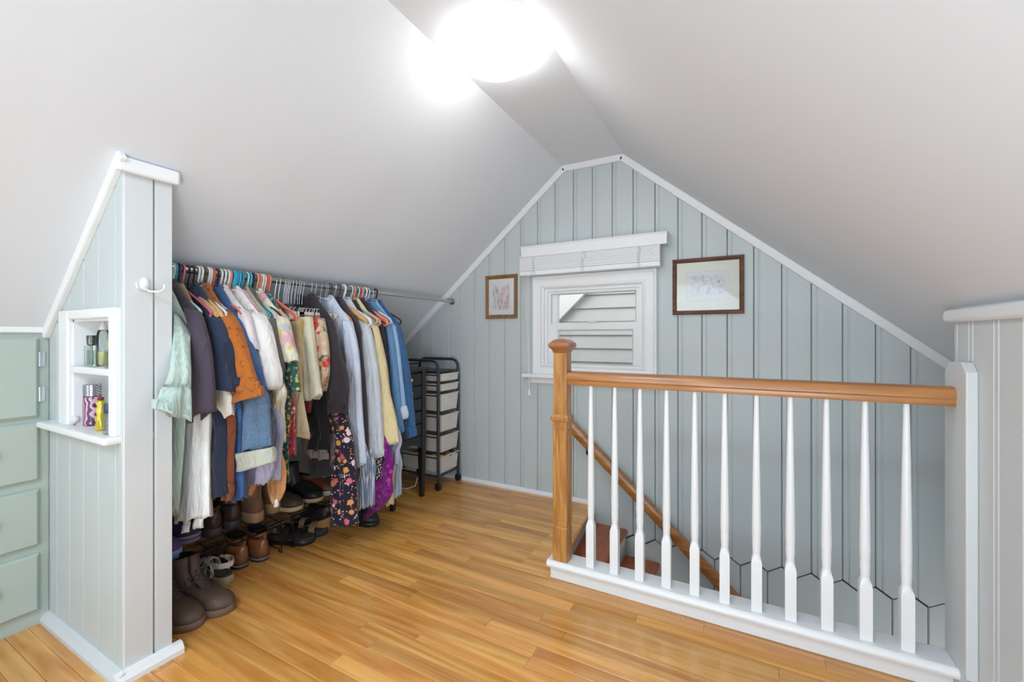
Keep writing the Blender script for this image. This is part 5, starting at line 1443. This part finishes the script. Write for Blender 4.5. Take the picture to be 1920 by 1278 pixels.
def b2_(o, x, y, z):
    MB().lathe([(.016, .001), (.019, .006), (.018, .11), (.015, .122), (.011, .126)], (x, y, z), 20).build('glass_body', gclear, o, smooth=True)
    MB().lathe([(.014, .005), (.014, .05), (.0, .051)], (x, y, z), 16).build('liquid', liqc, o, smooth=True)
    MB().lathe([(.0115, .126), (.0105, .134), (.006, .150), (.003, .156)], (x, y, z), 16).build('cap', M['plastic'], o, smooth=True)
bottle('tall clear bottle with a white pointed cap behind the amber one', 194, .640, ZS1, b2_)
def b3(o, x, y, z):
    rbox(x, y, z + .001, .026, .020, .058, .003).build('glass_body', gclear, o, smooth=True)
    rbox(x, y, z + .008, .020, .014, .044, .002).build('liquid', liqy, o, smooth=True)
    MB().lathe([(.006, .059), (.006, .066), (.009, .068), (.010, .078), (.006, .084), (.008, .090), (.004, .094)], (x, y, z), 14).build('stopper', plain('gold_cap', (210, 196, 120), .25, .7), o, smooth=True)
bottle('small square amber perfume bottle with a gold stopper, upper niche shelf', 207, .612, ZS1, b3)
zig = plain('zig', (0, 0, 0))
zm, n_, l_, b_n = base_mat('wavy_line_print', (214, 170, 190), .35, coat=.3)
g_ = n_.new('ShaderNodeNewGeometry'); w_ = n_.new('ShaderNodeTexWave'); w_.bands_direction = 'X'; w_.inputs['Scale'].default_value = 34; w_.inputs['Distortion'].default_value = 5; w_.inputs['Detail'].default_value = .0; w_.inputs['Detail Scale'].default_value = 1.2
l_.new(g_.outputs['Position'], w_.inputs[0]); mx_ = n_.new('ShaderNodeMix'); mx_.data_type = 'RGBA'; mp_ = n_.new('ShaderNodeMapRange'); mp_.inputs[1].default_value = .45; mp_.inputs[2].default_value = .55
l_.new(w_.outputs[0], mp_.inputs[0]); l_.new(mp_.outputs[0], mx_.inputs[0]); mx_.inputs[6].default_value = srgb((214, 168, 192)); mx_.inputs[7].default_value = srgb((84, 40, 72)); l_.new(mx_.outputs[2], b_n.inputs['Base Color'])
sm, n_, l_, b_n = base_mat('ruled_silver_cap', (200, 200, 205), .2, .8)
g_ = n_.new('ShaderNodeNewGeometry'); w_ = n_.new('ShaderNodeTexWave'); w_.bands_direction = 'DIAGONAL'; w_.inputs['Scale'].default_value = 70; l_.new(g_.outputs['Position'], w_.inputs[0]); mx_ = n_.new('ShaderNodeMix'); mx_.data_type = 'RGBA'
l_.new(w_.outputs[0], mx_.inputs[0]); mx_.inputs[6].default_value = srgb((222, 220, 226)); mx_.inputs[7].default_value = srgb((96, 88, 104)); l_.new(mx_.outputs[2], b_n.inputs['Base Color'])
def b4(o, x, y, z):
    MB().lathe([(.022, .001), (.0245, .004), (.0245, .098), (.023, .101)], (x, y, z), 28).build('printed_body', zm, o, smooth=True)
    MB().lathe([(.0245, .101), (.0245, .104)], (x, y, z), 28).build('collar', plain('plum_ring', (96, 60, 100), .3), o, smooth=True)
    MB().lathe([(.0242, .104), (.0242, .142), (.022, .144)], (x, y, z), 28).build('cap', sm, o, smooth=True)
bottle('pink can with purple wavy lines and a silver cap, lower niche shelf', 173, .630, ZS0, b4, 'spray can', 'spray_can')
def b5(o, x, y, z):
    pr_ = [(.013, .001), (.016, .010), (.011, .024), (.016, .038), (.010, .052), (.015, .066), (.009, .080), (.013, .092), (.007, .100)]
    m = MB(); rings = []
    for r, h in pr_: rings.append([(x + r * math.cos(a) * (1 + .12 * math.sin(3 * a + h * 90)), y + r * math.sin(a), z + h) for a in [k * 2 * math.pi / 18 for k in range(18)]])
    m.loft(rings).build('glass_body', plain('golden_lacquer', (214, 190, 50), .12, .25, .5), o, smooth='all')
    MB().lathe([(.007, .100), (.009, .103), (.009, .108), (.004, .111)], (x, y, z), 12).build('cap', plain('dark_red_cap', (130, 36, 40), .3), o, smooth=True)
bottle('golden twisted bottle with a small dark red cap', 189, .608, ZS0, b5)
def b6(o, x, y, z):
    rbox(x, y, z + .001, .034, .024, .066, .003).build('glass_body', gclear, o, smooth=True)
    rbox(x, y, z + .010, .022, .014, .046, .002).build('liquid', glass_solid('grey_scent', (214, 212, 222)), o, smooth=True)
    MB().lathe([(.0145, .067), (.0155, .070), (.0155, .096), (.014, .098)], (x, y, z), 20).build('cap', plain('slate_blue_cap', (58, 70, 88), .3), o, smooth=True)
bottle('square clear bottle with a slate blue cap at the niche edge', 206, .600, ZS0, b6)
o = empty('ear_bud_case', (on_y(141, 780, .606).x, .606, ZS0), 0, 'small round white case with a metal clip on the lower niche shelf', 'case')
x = o.location.x
MB().lathe([(.002, -.011), (.013, -.009), (.0165, -.003), (.0165, .003), (.013, .009), (.002, .011)], (x, .606, ZS0 + .0185), 24, 'y').build('shell', M['plastic'], o, smooth='all')
MB().tube([(x + .012, .599, ZS0 + .004), (x + .022, .596, ZS0 + .003), (x + .032, .598, ZS0 + .006), (x + .026, .600, ZS0 + .008)], .0022, 6).build('clip', M['metal'], o, smooth=True)
for o in list(bpy.data.objects):
    if '_local' in o: del o['_local']
